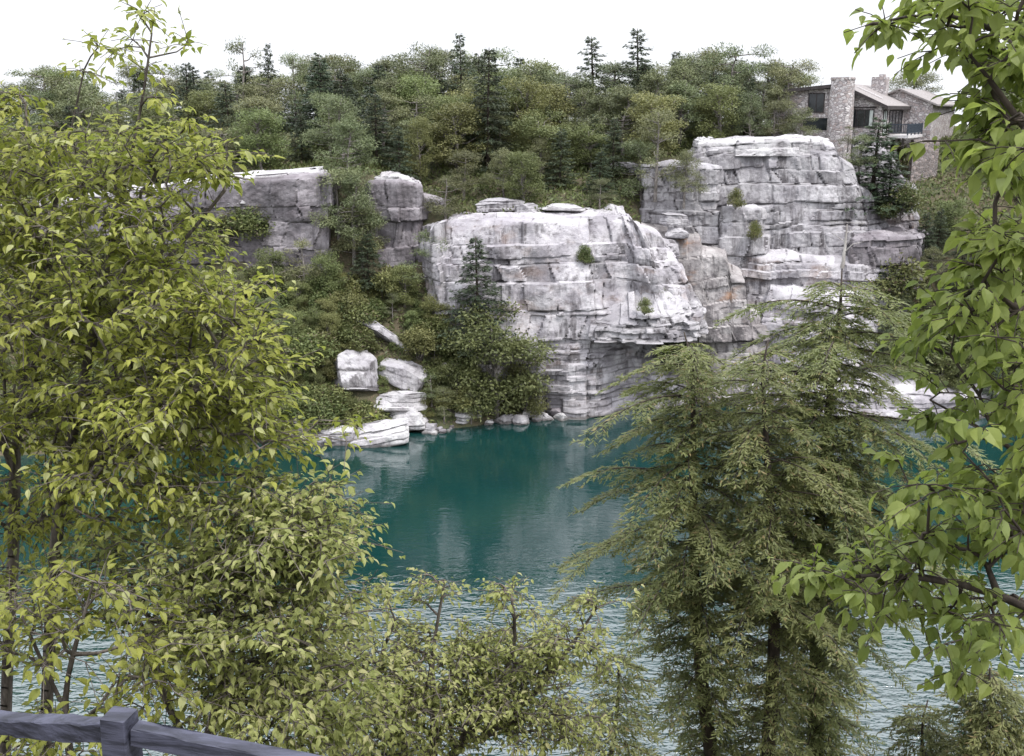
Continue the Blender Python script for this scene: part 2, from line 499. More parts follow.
def cliff(st, zb, back=4.0, seed=1, mat='rock_face', ds=.13, dz=.11, rnd=.8, slope=.04, custom=None, big=.5, **kw):
    """st rows: (px base, Y base, px top, Y top, py top[, z base])"""
    Bs, Ts = [], []
    for r in st:
        pxb, Yb, pxt, Yt, pyt = r[:5]
        z0 = r[5] if len(r) > 5 else zb
        t = at(pxt, pyt, Yt); Ts.append(t)
        # base point: same pixel column at its own depth and height
        k = (Yb * CP - (z0 - CAM_Z) * SP)
        Bs.append([(pxb - 512) / FPX * k, Yb, z0])
    Bs, Ts = np.array(Bs), np.array(Ts)
    mid = (Bs + Ts) / 2
    seg = np.linalg.norm(np.diff(mid[:, :2], axis=0), axis=1)
    S = np.concatenate([[0], np.cumsum(seg)])
    nu = int(S[-1] / ds) + 2
    u = np.linspace(0, S[-1], nu)
    ip = lambda A: np.stack([np.interp(u, S, A[:, c]) for c in range(3)], -1)
    B, T = ip(Bs), ip(Ts)
    ph = np.stack([np.interp(u, S, np.array([r[2] for r in st]))], -1)
    H = max((Ts[:, 2] - Bs[:, 2]).max(), .5)
    nv = int(H / dz) + 2
    nb = int(back / .16) + 2
    # smoothed outward normal
    mm = (B + T) / 2
    tg = np.gradient(mm[:, :2], axis=0)
    ker = np.ones(9) / 9
    tg = np.stack([np.convolve(np.pad(tg[:, c], 4, mode='edge'), ker, 'valid') for c in range(2)], -1)
    tg /= np.linalg.norm(tg, axis=1)[:, None] + 1e-9
    nrm = np.stack([tg[:, 1], -tg[:, 0], np.zeros(nu)], -1)
    v = np.linspace(0, 1, nv)
    P = B[None] * (1 - v)[:, None, None] + T[None] * v[:, None, None]
    s2 = np.broadcast_to(u[None], (nv, nu)); z2 = P[..., 2]
    d, cr, tone = blocky(s2, z2, seed, facing=np.clip(-nrm[None, :, 1], 0, 1) ** 3, **kw)
    d = d + big * fbm(s2 * .22, z2 * .22, 1, seed + 31, 3) + .10 * fbm(s2 * 1.4, z2 * 1.8, 4, seed + 40, 3) + .05 * fbm(s2 * 5, z2 * 5, 8, seed + 41, 2)
    if custom:
        d_, c_ = custom(ph[None, :, 0] + 0 * z2, z2, s2)
        d = d + d_; cr = np.maximum(cr, c_)
    top_gap = T[None, :, 2] - z2
    rr = np.clip(1 - top_gap / rnd, 0, 1)
    d = d - rnd * .7 * rr ** 2 * np.clip(-nrm[None, :, 1], .25, 1)
    P = P + nrm[None] * d[..., None]
    rows = [P]; crs = [cr]; tns = [tone]
    base_edge = P[-1]
    # top surface running back
    bd = np.linspace(0, back, nb)[1:]
    s3 = np.broadcast_to(u[None], (len(bd), nu))
    plate = fbm(s3 * .35, bd[:, None] * .9, 2, seed + 70, 4)
    q = np.floor(plate * 7) / 7
    zt = base_edge[None, :, 2] + bd[:, None] * slope + (.35 * q + .12 * plate) * sstep(0, .8, bd)[:, None]
    dirb = np.zeros((nu, 3)); dirb[:, 1] = 1
    dirb = dirb * .6 - nrm * .4
    dirb /= np.linalg.norm(dirb, axis=1)[:, None]
    Q = base_edge[None] + dirb[None] * bd[:, None, None]
    Q[..., 2] = zt
    rows.append(Q)
    fr = np.abs(plate * 7 - np.round(plate * 7))
    crs.append(np.exp(-(fr / .10) ** 2) * .6 * sstep(-.2, .3, fbm(s3 * .5, bd[:, None] * .5, 9, seed + 3, 2)))
    tns.append(.6 + .8 * plate)
    # skirt going down at the back
    Z = Q[-1:].copy(); Z[..., 2] -= 3.0; Z[..., 1] += .3
    rows.append(Z); crs.append(np.zeros((1, nu))); tns.append(np.full((1, nu), .5))
    P = np.concatenate(rows); nvv = P.shape[0]
    idx = np.arange(nvv * nu).reshape(nvv, nu)
    F = np.stack([idx[:-1, :-1], idx[:-1, 1:], idx[1:, 1:], idx[1:, :-1]], -1).reshape(-1, 4)
    o = mk('cliff', P, F, M[mat], attrs={'crack': np.concatenate(crs), 'tone': np.concatenate(tns)})
    tag(o, kind='structure')
    return o


# long grey cliff on the left
cliff([(-260, 90, -260, 91, 215), (-120, 89.6, -120, 90.4, 209), (0, 89, 0, 90, 205), (80, 89, 80, 89.9, 202), (150, 88.6, 150, 89.4, 191), (205, 88.2, 205, 89.1, 181),
       (262, 88.4, 262, 89.3, 178), (300, 88.0, 300, 88.8, 176), (330, 88.4, 330, 89.2, 173), (338, 91.6, 338, 92.2, 180), (362, 91.8, 362, 92.4, 184), (369, 90.2, 369, 90.9, 180), (398, 89.5, 398, 90.2, 179),
       (423, 90.2, 422, 90.9, 184), (429, 92.0, 427, 92.5, 196), (455, 92.3, 452, 92.9, 206)], 7.5, 3.6, 11, 'rock_grey',
      lay=(.9, 2.8), jw=(.7, 3.2), aL=.12, aB=.25, big=.7, rnd=.4)

# pale flat ledges along the top of the grey cliff and the pillar
cliff([(60, 93, 60, 93.6, 196), (70, 90.2, 70, 90.5, 197), (150, 89.8, 150, 90.1, 187), (210, 89.5, 210, 89.8, 178), (270, 89.6, 270, 89.9, 174), (322, 89.3, 322, 89.6, 170), (330, 92, 328, 92.6, 170)], 16.6, 3.4, 14, 'rock_white', rnd=.3, slope=.03, lay=(.25, .6), jw=(1.5, 4), aL=.12, aB=.15, big=.6, cw=.04)
cliff([(370, 93.5, 371, 94, 176), (373, 90.8, 374, 91.1, 177), (398, 90.2, 398, 90.5, 176), (420, 91, 419, 91.3, 180), (424, 93.5, 422, 94, 180)], 18.0, 2.6, 15, 'rock_white', rnd=.3, slope=.05, lay=(.25, .5), jw=(1, 2.5), aL=.1, aB=.12, big=.3, cw=.04)


# middle cliff with the cave
def cave(px, z, s):
    px = px + 0 * z
    # the roof of the cave climbs from the left and runs level under the ledge
    roof = 6.3 - 2.6 * sstep(622, 586, px) + .35 * fbm(s * .7, 0 * s, 1, 505, 3)
    r = sstep(584, 630, px) * sstep(690, 668, px)
    c = -2.4 * (.25 + .75 * r) * sstep(566, 622, px) * sstep(roof + .14, roof - .10, z) * sstep(694, 684, px)
    low = sstep(7.2, 5.8, z)
    bed = (z + .12 * fbm(s * .5, z * .6, 7, 506, 3) + .02 * s) / .42
    kb = np.floor(bed); fr = bed - kb
    per = fbm(s * .55, kb * 9.1, 2, 507, 3)
    thin = (.34 * per + .20 * (_h(kb, kb * 0, kb * 0, 508) - .5)) * low
    cr = np.exp(-(np.minimum(fr, 1 - fr) / .13) ** 2) * low * sstep(-.35, .15, fbm(s * .5, np.round(bed) * 5.7, 4, 509, 3)) * .85
    led = .9 * sstep(575, 610, px) * np.exp(-((z - 7.6) / 1.3) ** 2)
    return c + thin + led, cr


cliff([(424, 92, 428, 93, 226), (426, 87.2, 429, 88.6, 226), (438, 84.6, 436, 87.2, 223), (520, 83.9, 515, 86.4, 221), (590, 83.8, 590, 86.2, 219), (640, 84.2, 622, 86.4, 218), (690, 84.6, 640, 86.6, 219), (694, 84.9, 643, 87.0, 228),
       (714, 86.0, 660, 88.4, 230), (718, 86.8, 664, 89.2, 239), (722, 89, 668, 91, 240), (726, 93, 676, 94.5, 241)], -.8, 5.0, 21, 'rock_face', rnd=.5, slope=.07, custom=cave, lay=(.6, 2.3), jw=(.9, 4.2), aL=.15, aB=.24, big=1.3, tilt=.02,
      recede=lambda z: 1.9 * np.clip((z - 8.5) / 7.0, 0, 1.2) ** 1.5)


# blocky ledge jutting from the prow
cliff([(585, 87, 588, 88, 318), (588, 83.6, 590, 84.2, 322), (625, 82.7, 628, 83.5, 318), (668, 82.6, 660, 83.4, 312), (700, 83.8, 688, 84.6, 306), (708, 87, 694, 88, 300)], 6.3, 2.6, 22, 'rock', rnd=.7, slope=.55, lay=(.3, .8), jw=(.7, 2), aL=.3, aB=.35, big=.6)
# second buttress
cliff([(640, 88.5, 640, 91, 230), (676, 88, 672, 90.2, 238), (706, 87.4, 698, 89.6, 240), (709, 87.3, 701, 89.5, 252), (738, 86.8, 726, 89.0, 256), (742, 86.7, 730, 88.9, 275), (758, 86.5, 746, 88.5, 281), (762, 86.5, 750, 88.4, 305), (774, 87, 760, 88.8, 310),
       (782, 88.4, 764, 89.8, 312), (790, 91.5, 772, 93, 308)], -.8, 4.2, 23, 'rock_orange', rnd=.45, slope=.16, lay=(.5, 2.0), jw=(1.2, 5), aL=.2, aB=.25, big=.5, tilt=-.01, recede=lambda z: .9 * np.clip((z - 7.0) / 6.0, 0, 1.2) ** 1.5)
# terrace at the foot of the big cliff
cliff([(690, 92.5, 700, 94, 246), (735, 90, 735, 92.5, 248), (800, 89.2, 798, 91.5, 256), (868, 89, 866, 91.8, 258), (905, 90, 902, 92.4, 266), (925, 93, 920, 95, 268)], -.8, 4.6, 24, 'rock_face', rnd=1.0, slope=.05, lay=(.6, 1.8), jw=(1.2, 4), big=1.0)
cliff([(755, 88.6, 768, 90, 290), (790, 86.8, 795, 88.4, 296), (850, 86.2, 846, 87.8, 300), (885, 88.5, 880, 90, 296)], -.8, 3.2, 25, 'rock_face', rnd=.9, slope=.18, lay=(.5, 1.3), jw=(1, 3), big=1.0)
cliff([(745, 84.6, 752, 85.6, 384), (790, 83.6, 792, 84.6, 380), (840, 83.2, 836, 84.2, 386), (930, 83, 930, 84, 392), (1010, 83.5, 1010, 84.5, 390)], -.8, 2.6, 26, 'rock_face', rnd=.7, slope=.22, lay=(.4, .9), jw=(.8, 2.4), big=1.0)
# big upper cliff
cliff([(686, 98, 688, 99, 150), (690, 94.4, 690, 95.6, 152), (698, 93.6, 698, 94.9, 146), (768, 93.2, 768, 94.6, 140.5), (832, 93.3, 824, 94.7, 140), (850, 93.6, 838, 95.0, 143), (856, 93.7, 842, 95.1, 157), (876, 94.0, 854, 95.4, 164), (882, 94.1, 858, 95.5, 182), (894, 94.4, 870, 95.8, 190), (898, 94.5, 874, 95.9, 208),
       (908, 95, 888, 96.4, 218), (914, 98, 897, 99, 230)], 10.5, 4.2, 31, 'rock', rnd=.5, slope=.05, lay=(.6, 1.6), jw=(1.0, 3.6), aL=.1, aB=.13, big=.8, tilt=-.015, recede=lambda z: 1.0 * np.clip((z - 16) / 5, 0, 1.2) ** 1.5)
# thin cap slab on it
cliff([(692, 98, 694, 98.6, 139), (696, 95.6, 698, 95.9, 141), (766, 95.2, 766, 95.5, 139), (820, 95.4, 818, 95.7, 138), (828, 98, 826, 98.4, 138)], 20.2, 3.2, 32, 'rock_white', rnd=.35, slope=.02, lay=(.25, .6), jw=(1.5, 4), aL=.06, aB=.08, big=.3, cw=.04)
# stepped blocks to the left of it
cliff([(636, 98, 640, 98.6, 164), (642, 94.6, 646, 95.4, 164), (690, 93.4, 690, 94.2, 163), (716, 93.0, 714, 94.0, 166), (722, 95, 720, 96, 166)], 11, 3.4, 33, 'rock', rnd=.5, lay=(.7, 1.7), jw=(1, 2.4))
cliff([(718, 94.5, 720, 95, 206), (722, 92.2, 724, 92.8, 206), (764, 92.0, 762, 92.6, 208), (770, 94.5, 768, 95, 208)], 11, 2.0, 34, 'rock', rnd=.3, lay=(.8, 1.6), jw=(1.2, 2.4))
cliff([(846, 95, 848, 95.5, 238), (852, 91.8, 854, 92.5, 238), (900, 91.6, 898, 92.4, 236), (926, 92.4, 924, 93.2, 234), (934, 96, 932, 97, 232)], 9, 3.6, 35, 'rock_grey', rnd=.5, lay=(.7, 1.8), jw=(1, 3))
# pale rock under the house
cliff([(846, 103, 846, 104, 137), (850, 99.8, 852, 101.2, 138), (884, 99.2, 878, 100.6, 140), (912, 99.0, 898, 100.4, 160), (918, 99.6, 910, 100.8, 180), (924, 102, 916, 103, 184)], 13, 2.0, 36, 'rock_face', rnd=.8, lay=(.6, 1.4), jw=(.8, 2))
# ------------------------------------------------------------------ boulders
def rock_mesh(name, size, seed, layers=.25, mat='rock_white', parent=None, rough=.24, n=34, tiltv=0.0, cuts=7):
    """blocky bedded boulder: a cube-sphere squared off, chopped by a few planes and stepped along its bedding"""
    rg = np.random.default_rng(seed)
    lin = np.linspace(-1, 1, n)
    Vs, Fs, off = [], [], 0
    for ax in range(3):
        for sg in (-1, 1):
            a, b = np.meshgrid(lin, lin, indexing='ij')
            P = np.zeros((n, n, 3)); P[..., ax] = sg; P[..., (ax + 1) % 3] = a; P[..., (ax + 2) % 3] = b
            idx = np.arange(n * n).reshape(n, n) + off
            q = np.stack([idx[:-1, :-1], idx[1:, :-1], idx[1:, 1:], idx[:-1, 1:]], -1).reshape(-1, 4)
            if sg < 0: q = q[:, ::-1]
            Vs.append(P.reshape(-1, 3)); Fs.append(q); off += n * n
    V = np.vstack(Vs); F = np.vstack(Fs)
    Lp = (np.abs(V) ** 9).sum(1) ** (1 / 9); V = V / Lp[:, None]
    for _ in range(cuts):
        nn = rg.normal(size=3); nn[2] = abs(nn[2]) * .7; nn /= np.linalg.norm(nn)
        h = rg.uniform(.72, 1.0)
        d = V @ nn - h
        V = V - np.where(d > 0, d, 0)[:, None] * nn
    V = V * np.asarray(size) / 2
    sz = np.asarray(size)
    q = V[:, 2] + .12 * sz.mean() * .5 * fbm(V[:, 0] * .8, V[:, 1] * .8, V[:, 2] * .8, seed, 3) + tiltv * V[:, 0]
    lay = max(layers, .08)
    k = np.floor(q / lay); fr = np.abs(q / lay - np.round(q / lay))
    o = _h(k, k * 0, k * 0, seed) - .5
    cr = np.exp(-(fr / .09) ** 2) * sstep(-.1, .3, fbm(V[:, 0] * .7, V[:, 1] * .7, np.round(q / lay) * 5, seed + 1, 2))
    dirn = V.copy(); dirn[:, 2] *= .25
    dirn /= np.linalg.norm(dirn, axis=1)[:, None] + 1e-6
    V = V + dirn * (o * rough * 1.2 - .07 * cr + rough * .9 * fbm(V[:, 0] * 1.3, V[:, 1] * 1.3, V[:, 2] * 1.3, seed + 4, 4))[:, None] * min(1, sz.min())
    return mk(name, V, F, M[mat], parent, attrs={'crack': cr * .8, 'tone': _h(k, k * 0, k * 0 + 3, seed) * .5 + .45})


def ground_hit(px, py, y0=66.0):
    """distance at which the line of sight through a photo pixel meets the bank"""
    for Y in np.arange(y0, 130, .25):
        p = at(px, py, Y)
        if p[2] <= hz(p[0], Y): return float(Y)
    return 90.0


def boulder(px, py, Y, size, label, seed, rot=(0, 0, 0), mat='rock_white', group=None, layers=.3, **kw):
    o = rock_mesh('boulder', np.array(size) * 1.1, seed, layers, mat, **kw)
    if Y is None: Y = ground_hit(px, py) - .12 * size[2]
    o.location = at(px, py, Y)
    o.rotation_euler = rot
    tag(o, label, 'boulder', group)
    return o


rd = math.radians
boulder(384, 334, None, (4.6, 2.0, .95), 'long pale rock slab tilted steeply down the bushy slope', 1, (rd(-22), rd(38), rd(14)), mat='rock', layers=.5)
boulder(357, 370, None, (3.1, 2.6, 2.9), 'big grey block with flat sloping top, left of the round white block', 2, (rd(-14), rd(6), rd(24)), mat='rock', layers=1.5)
boulder(404, 373, None, (3.3, 2.4, 2.0), 'white rounded block perched under the tilted slab', 3, (rd(-8), rd(20), rd(-20)), mat='rock', layers=.9)
boulder(397, 400, None, (4.0, 2.6, 1.5), 'broad white ledge of bedded rock just below the perched block', 4, (rd(-6), rd(5), rd(10)), layers=.32)
boulder(407, 418, None, (2.9, 2.2, 1.5), 'cracked white rock at the right end of the stacked boulders by the water', 5, (rd(-4), rd(-6), rd(-12)), layers=.4)
boulder(378, 434, 77.2, (4.1, 2.6, 1.7), 'low smooth white boulder standing in the lake at the foot of the slope', 6, (rd(-5), rd(-10), rd(6)), layers=.45)
boulder(330, 438, 77.2, (3.4, 2.4, 1.5), 'low grey rock ledge in the water beside the leafy tree', 7, (0, rd(-4), 0), mat='rock', layers=.5)
boulder(346, 322, None, (1.1, 1.0, 1.5), 'small upright grey rock among bushes above the tilted slab', 8, (0, rd(12), .4), mat='rock')
boulder(349, 338, None, (1.3, 1.0, 1.0), 'small grey rock among bushes left of the tilted slab', 9, (0, rd(-8), .2), mat='rock')
boulder(300, 425, None, (2.4, 1.6, 1.3), 'grey rock half buried in bushes at the left end of the shore', 10, mat='rock')
boulder(424, 432, None, (1.3, 1.1, .8), 'small white rock at the waterline right of the stacked boulders', 11)
boulder(452, 376, None, (2.2, 1.4, 2.0), 'brownish grey block half hidden in the dark bushes', 12, mat='rock_orange', rot=(0, 0, .3))
# shore stones
rs = np.random.default_rng(5)
for i in range(34):
    px = 430 + i * 4.1 + rs.uniform(-6, 6)
    Y = np.interp(px, [430, 470, 560], [79.6, 81.6, 83.6]) + rs.normal() * .45
    p = at(px, 430, Y)
    o = rock_mesh('shore_stone', np.array((.75, .6, .5)) * np.exp(np.clip(rs.normal() * .5, -1, .75)), 50 + i, .3, ('rock_white', 'rock', 'rock_grey', 'rock')[i % 4], n=10)
    o.location = (p[0], Y, max(.06, hz(p[0], Y)) + rs.uniform(-.1, .1)); o.rotation_euler = (rs.uniform(-.2, .2), rs.uniform(-.2, .2), rs.uniform(0, 6))
    tag(o, 'small pale stone in the line of stones along the waterline below the bushes', 'stone', 'stones along the waterline below the bushes')
# rocks on the tops
tops = [(462, 157, None, (2.4, 1.6, 1.5), 'white outcrop boulder between dark conifers on the forest slope'),
        (516, 146, None, (1.5, 1.1, 1.2), 'small pale rock on the wooded slope right of the dark tall conifer'),
        (500, 205, 91.9, (3.8, 1.6, 1.0), 'long grey slab lying on the grass behind the middle cliff top'),
        (528, 209, 91.3, (1.9, 1.2, .8), 'small white slab right of the long grey slab on the middle cliff'),
        (430, 152, None, (1.0, .9, .7), 'little white rock on the wooded slope above the pillar'),
        (675, 219, 91.4, (2.0, 1.5, 1.0), 'rounded grey boulder lying at the foot of the stepped blocks'),
        (677, 233, 90.8, (1.7, 1.3, .8), 'rounded grey boulder just below another by the stepped blocks'),
        (652, 152, None, (3.2, 1.5, 1.0), 'flat grey rock under the pines left of the big upper cliff'),
        (626, 168, None, (2.6, 1.4, 1.0), 'low grey rock under trees left of the stepped blocks'),
        (562, 207, 91.6, (3.2, 1.6, .5), 'thin flat slab on the rear edge of the middle cliff top')]
for i, (px, py, Y, sz, lb) in enumerate(tops):
    boulder(px, py, Y, sz, lb, 90 + i, (rs.uniform(-.1, .1), rs.uniform(-.12, .12), rs.uniform(-.3, .3)), mat=('rock_white', 'rock')['grey' in lb])

# ------------------------------------------------------------------ house
HY = 101.0
Pc = at(880, 135, HY); fl = Pc[2]                 # front corner at floor level
uu = np.array([-.86, .51, 0]); vv = np.array([.51, .86, 0]); zz = np.array([0, 0, 1.0])
house = thing('stone_house', 'grey fieldstone house with low shingled roof on the cliff edge', 'house', tuple(Pc))
O = np.zeros(3)                                   # parts are built relative to the corner


def hp(a, b, c): return uu * a + vv * b + zz * c


eave, ridge, gw, ll = 2.72, 4.5, 3.9, 11.5
mb = MB()                                         # main walls: gable end and long side down to the rock
mb.box(hp(0, .05, -.6), uu * gw * 2, vv * ll, zz * (eave + .6))
mb.add([hp(0, .05, eave), hp(gw * 2, .05, eave), hp(gw, .05, ridge - .12), hp(0, ll + .05, eave), hp(gw * 2, ll + .05, eave), hp(gw, ll + .05, ridge - .12), hp(gw * .5, .05, (eave + ridge - .12) / 2), hp(gw * .5, ll + .05, (eave + ridge - .12) / 2)],
       [(0, 1, 2, 6), (3, 7, 5, 4)])
# foundation pier
mb.box(hp(.02, .02, -5.6), uu * 2.2, vv * 2.4, zz * 5.02)
mb.box(hp(.9, 2.4, -5.6), uu * 1.5, vv * (ll - 2.5), zz * 5.02)
mb.build('wall', M['stone'], house)
def slab(a, b, name, mat, th=.16):
    m = MB(); m.add([*a, *[p + zz * -th for p in a]], [(0, 1, 2, 3), (4, 7, 6, 5), (0, 4, 5, 1), (1, 5, 6, 2), (2, 6, 7, 3), (3, 7, 4, 0)])
    return m.build(name, M[mat], house)
sl_ = (ridge - eave) / gw
ov = .55
slab([hp(-ov, -.5, eave - sl_ * ov + .14), hp(-ov, ll + .5, eave - sl_ * ov + .14), hp(gw, ll + .5, ridge + .14), hp(gw, -.5, ridge + .14)], None, 'roof', 'roof')
slab([hp(gw, .03, ridge + .136), hp(gw, ll + .5, ridge + .136), hp(gw * 2 + .1, ll + .5, eave + .14), hp(gw * 2 + .1, .03, eave + .14)], None, 'roof', 'roof')
m = MB()                                           # rake boards and eave board
m.add([hp(-ov, -.53, eave - sl_ * ov + .12), hp(gw, -.53, ridge + .12), hp(gw, -.53, ridge - .16), hp(-ov, -.53, eave - sl_ * ov - .16),
       hp(-ov, -.47, eave - sl_ * ov + .12), hp(gw, -.47, ridge + .12), hp(gw, -.47, ridge - .16), hp(-ov, -.47, eave - sl_ * ov - .16)],
      [(0, 1, 2, 3), (4, 7, 6, 5), (0, 4, 5, 1), (3, 2, 6, 7)])
m.box(hp(-ov - .04, -.5, eave - sl_ * ov - .2), uu * .05, vv * (ll + 1), zz * .3)
m.build('fascia', M['trim'], house)
m = MB(); m.box(hp(.7, 3.0, eave + .7 * sl_ + .21), uu * 2.4 + zz * 2.4 * sl_, vv * .22, zz * .05); m.build('roof_flashing', M['trim_pale'], house)


def window(o, ax, w_, h_, nrm_, mull=1, curtain=None, name='window'):
    """recess-look window: frame standing proud of the wall, dark pane, mullions"""
    f = MB(); t = .09
    o = np.asarray(o)
    f.box(o - ax * t + nrm_ * .01, ax * (w_ + 2 * t), nrm_ * .07, zz * -t)
    f.box(o - ax * t + zz * h_ + nrm_ * .01, ax * (w_ + 2 * t), nrm_ * .07, zz * t)
    f.box(o - ax * t + nrm_ * .01, ax * t, nrm_ * .07, zz * h_)
    f.box(o + ax * w_ + nrm_ * .01, ax * t, nrm_ * .07, zz * h_)
    for i in range(mull):
        f.box(o + ax * (w_ * (i + 1) / (mull + 1) - .03) + nrm_ * .012, ax * .06, nrm_ * .055, zz * h_)
    W_ = f.build(name, M['trim'], house)
    p = MB(); p.box(o + nrm_ * .004, ax * w_, nrm_ * .02, zz * h_); p.build('pane', M['glass'], W_)
    if curtain:
        for a, b in curtain:
            c = MB()
            nst = 6
            for i in range(nst):
                x0, x1 = a + (b - a) * i / nst, a + (b - a) * (i + 1) / nst
                e = .012 if i % 2 else .0
                c.quad(o + ax * w_ * x0 + nrm_ * (.028 + e), o + ax * w_ * x1 + nrm_ * (.040 - e), o + ax * w_ * x1 + nrm_ * (.040 - e) + zz * h_, o + ax * w_ * x0 + nrm_ * (.028 + e) + zz * h_)
            c.build('curtain', M['curtain'], W_)
    return W_


front = -vv; side = -uu
window(hp(3.0, .05, .75), -uu, 2.25, 1.45, front, 2, [(.0, .22), (.86, 1.0)])
window(hp(0, .75, .1), vv, 1.35, 2.0, side, 1, [(.1, .45), (.55, .95)])
window(hp(0, 3.2, .15), vv, 5.6, 1.95, side, 3)
# lintel over gable window
m = MB(); m.box(hp(3.3, .05, 2.36), -uu * 2.8, front * .05, zz * .16); m.build('lintel', M['trim'], house)
# balcony
bal = MB(); bal.box(hp(0, 2.4, -.32), -uu * 2.0, vv * 6.9, zz * .26)
B_ = bal.build('balcony', M['trim_pale'], house)
r_ = MB()
c0, c1, c2, c3 = hp(-1.95, 2.45, -.06), hp(-1.95, 9.25, -.06), hp(-.02, 2.45, -.06), hp(-.02, 9.25, -.06)
for z_ in (.18, .95): r_.box(c0 + zz * z_, vv * 6.8, -side * .06, zz * .07); r_.box(c0 + zz * (z_ + .002) - side * .06, uu * 1.85, vv * .06, zz * .066)
for i in range(46): r_.box(c0 + vv * (i * .148 + .04) + zz * .25, vv * .05, uu * .04, zz * .70)
for i in range(13): r_.box(c0 + uu * (i * .148 + .1) + zz * .25, uu * .05, vv * .04, zz * .70)
for i in range(5): r_.box(c0 + vv * i * 1.68 - uu * .02 + zz * .0, vv * .1, uu * .1, zz * 1.08)
r_.build('balcony_railing', M['deck'], house)
for i in (0, 1, 2):
    m = MB(); m.box(hp(-.2, 2.6 + i * 3.1, -2.1), -uu * .2, vv * .24, zz * 1.77)
    m.build('balcony_support', M['stone'], house)
# main chimney
ch = MB()
p0 = at(839.5, 132, 102.0) - Pc
hw = 1.02
def stack(mb, o, prof, n=16, pw=3.2):
    """tapering stone stack with rounded corners; prof: (half width, z)"""
    an = (np.arange(n) + .5) / n * 2 * np.pi
    cx, cy = np.cos(an), np.sin(an)
    q = (np.abs(cx) ** pw + np.abs(cy) ** pw) ** (-1 / pw)
    V = np.concatenate([[o + uu * (w_ * cx[j] * q[j]) + vv * (w_ * .85 * cy[j] * q[j]) + zz * z_ for j in range(n)] for w_, z_ in prof])
    F = [(i * n + j, i * n + (j + 1) % n, (i + 1) * n + (j + 1) % n, (i + 1) * n + j) for i in range(len(prof) - 1) for j in range(n)]
    t = (len(prof) - 1) * n
    F += [(t + j, t + j + 1, t + n - 2 - j, t + n - 1 - j) for j in range(n // 2 - 1)]
    mb.add(V, F)


base_ = np.array([p0[0], p0[1], 0])
stack(ch, base_, [(1.20, -2.6), (1.12, 0), (1.1, 1.8), (1.05, 3.6), (1.02, 4.85), (1.08, 4.88), (1.08, 5.06)])
c_ = ch.build('chimney', M['stone'], house)
m = MB(); stack(m, base_, [(1.04, 5.064), (1.04, 5.13), (.7, 5.13)]); m.build('chimney_cap', M['trim_pale'], c_)
m = MB(); q0 = at(880, 86, 110) - Pc
m.box(q0 + hp(-.7, -.7, -1.6), uu * 1.4, vv * 1.4, zz * 2.45); m.box(q0 + hp(-.45, -.4, .85), uu * .55, vv * .7, zz * .25)
m.build('chimney', M['stone'], house)
# wing left of the chimney
L0 = at(828, 135, 102.5) - Pc; L0[2] = -1.0
w2 = MB(); w2.box(L0, uu * 5.2, vv * 5.5, zz * 5.1); w2.build('wing_wall', M['stone'], house)
slab([L0 + hp(-.1, -.6, 5.48), L0 + hp(-.1, 6, 5.48), L0 + hp(5.9, 6, 4.95), L0 + hp(5.9, -.6, 4.95)], None, 'wing_roof', 'trim', .3)
window(L0 + hp(1.95, 0, 3.05), -uu, 1.35, 1.6, front, 1)
m = MB(); m.box(L0 + hp(2.5, 0, 1.4), -uu * 2.35, front * .02, zz * 1.1); m.build('recess_shade_panel', M['glass'], house)  # flat dark panel standing in for the shade of the lower recess
# rear wing to the right: a lower gabled range continuing behind the balcony
R0 = hp(-2.6, ll - 1.6, 0)
w3 = MB(); w3.box(R0 + zz * -3, uu * 6.4, vv * 13, zz * (2.9 + 3)); w3.add([R0 + hp(0, .004, 2.9), R0 + hp(6.4, .004, 2.9), R0 + hp(3.2, .004, 4.12), R0 + hp(1.6, .004, 3.51),
        R0 + hp(0, 12.99, 2.9), R0 + hp(6.4, 12.99, 2.9), R0 + hp(3.2, 12.99, 4.12), R0 + hp(1.6, 12.99, 3.51)], [(0, 1, 2, 3), (4, 7, 6, 5)])
w3.build('wing_wall', M['stone'], house)
slab([R0 + hp(-.5, -.4, 2.75), R0 + hp(-.5, 13.4, 2.75), R0 + hp(3.2, 13.4, 4.3), R0 + hp(3.2, -.4, 4.3)], None, 'wing_roof', 'roof')
slab([R0 + hp(3.2, -.4, 4.296), R0 + hp(3.2, 13.4, 4.296), R0 + hp(6.9, 13.4, 2.75), R0 + hp(6.9, -.4, 2.75)], None, 'wing_roof', 'roof')
# retaining wall below the balcony
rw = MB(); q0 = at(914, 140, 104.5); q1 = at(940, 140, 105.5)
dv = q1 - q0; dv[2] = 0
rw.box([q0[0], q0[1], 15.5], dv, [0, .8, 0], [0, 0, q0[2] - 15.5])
o = rw.build('retaining_wall', M['stone_shaded'], None)
tag(o, 'brown stone retaining wall coloured dark for the shade under the house balcony', 'wall')

# ------------------------------------------------------------------ fence close to the camera
fence = thing('rail_fence', 'dark weathered wooden rail fence at the edge of the overlook', 'fence', (0, 0, 0))


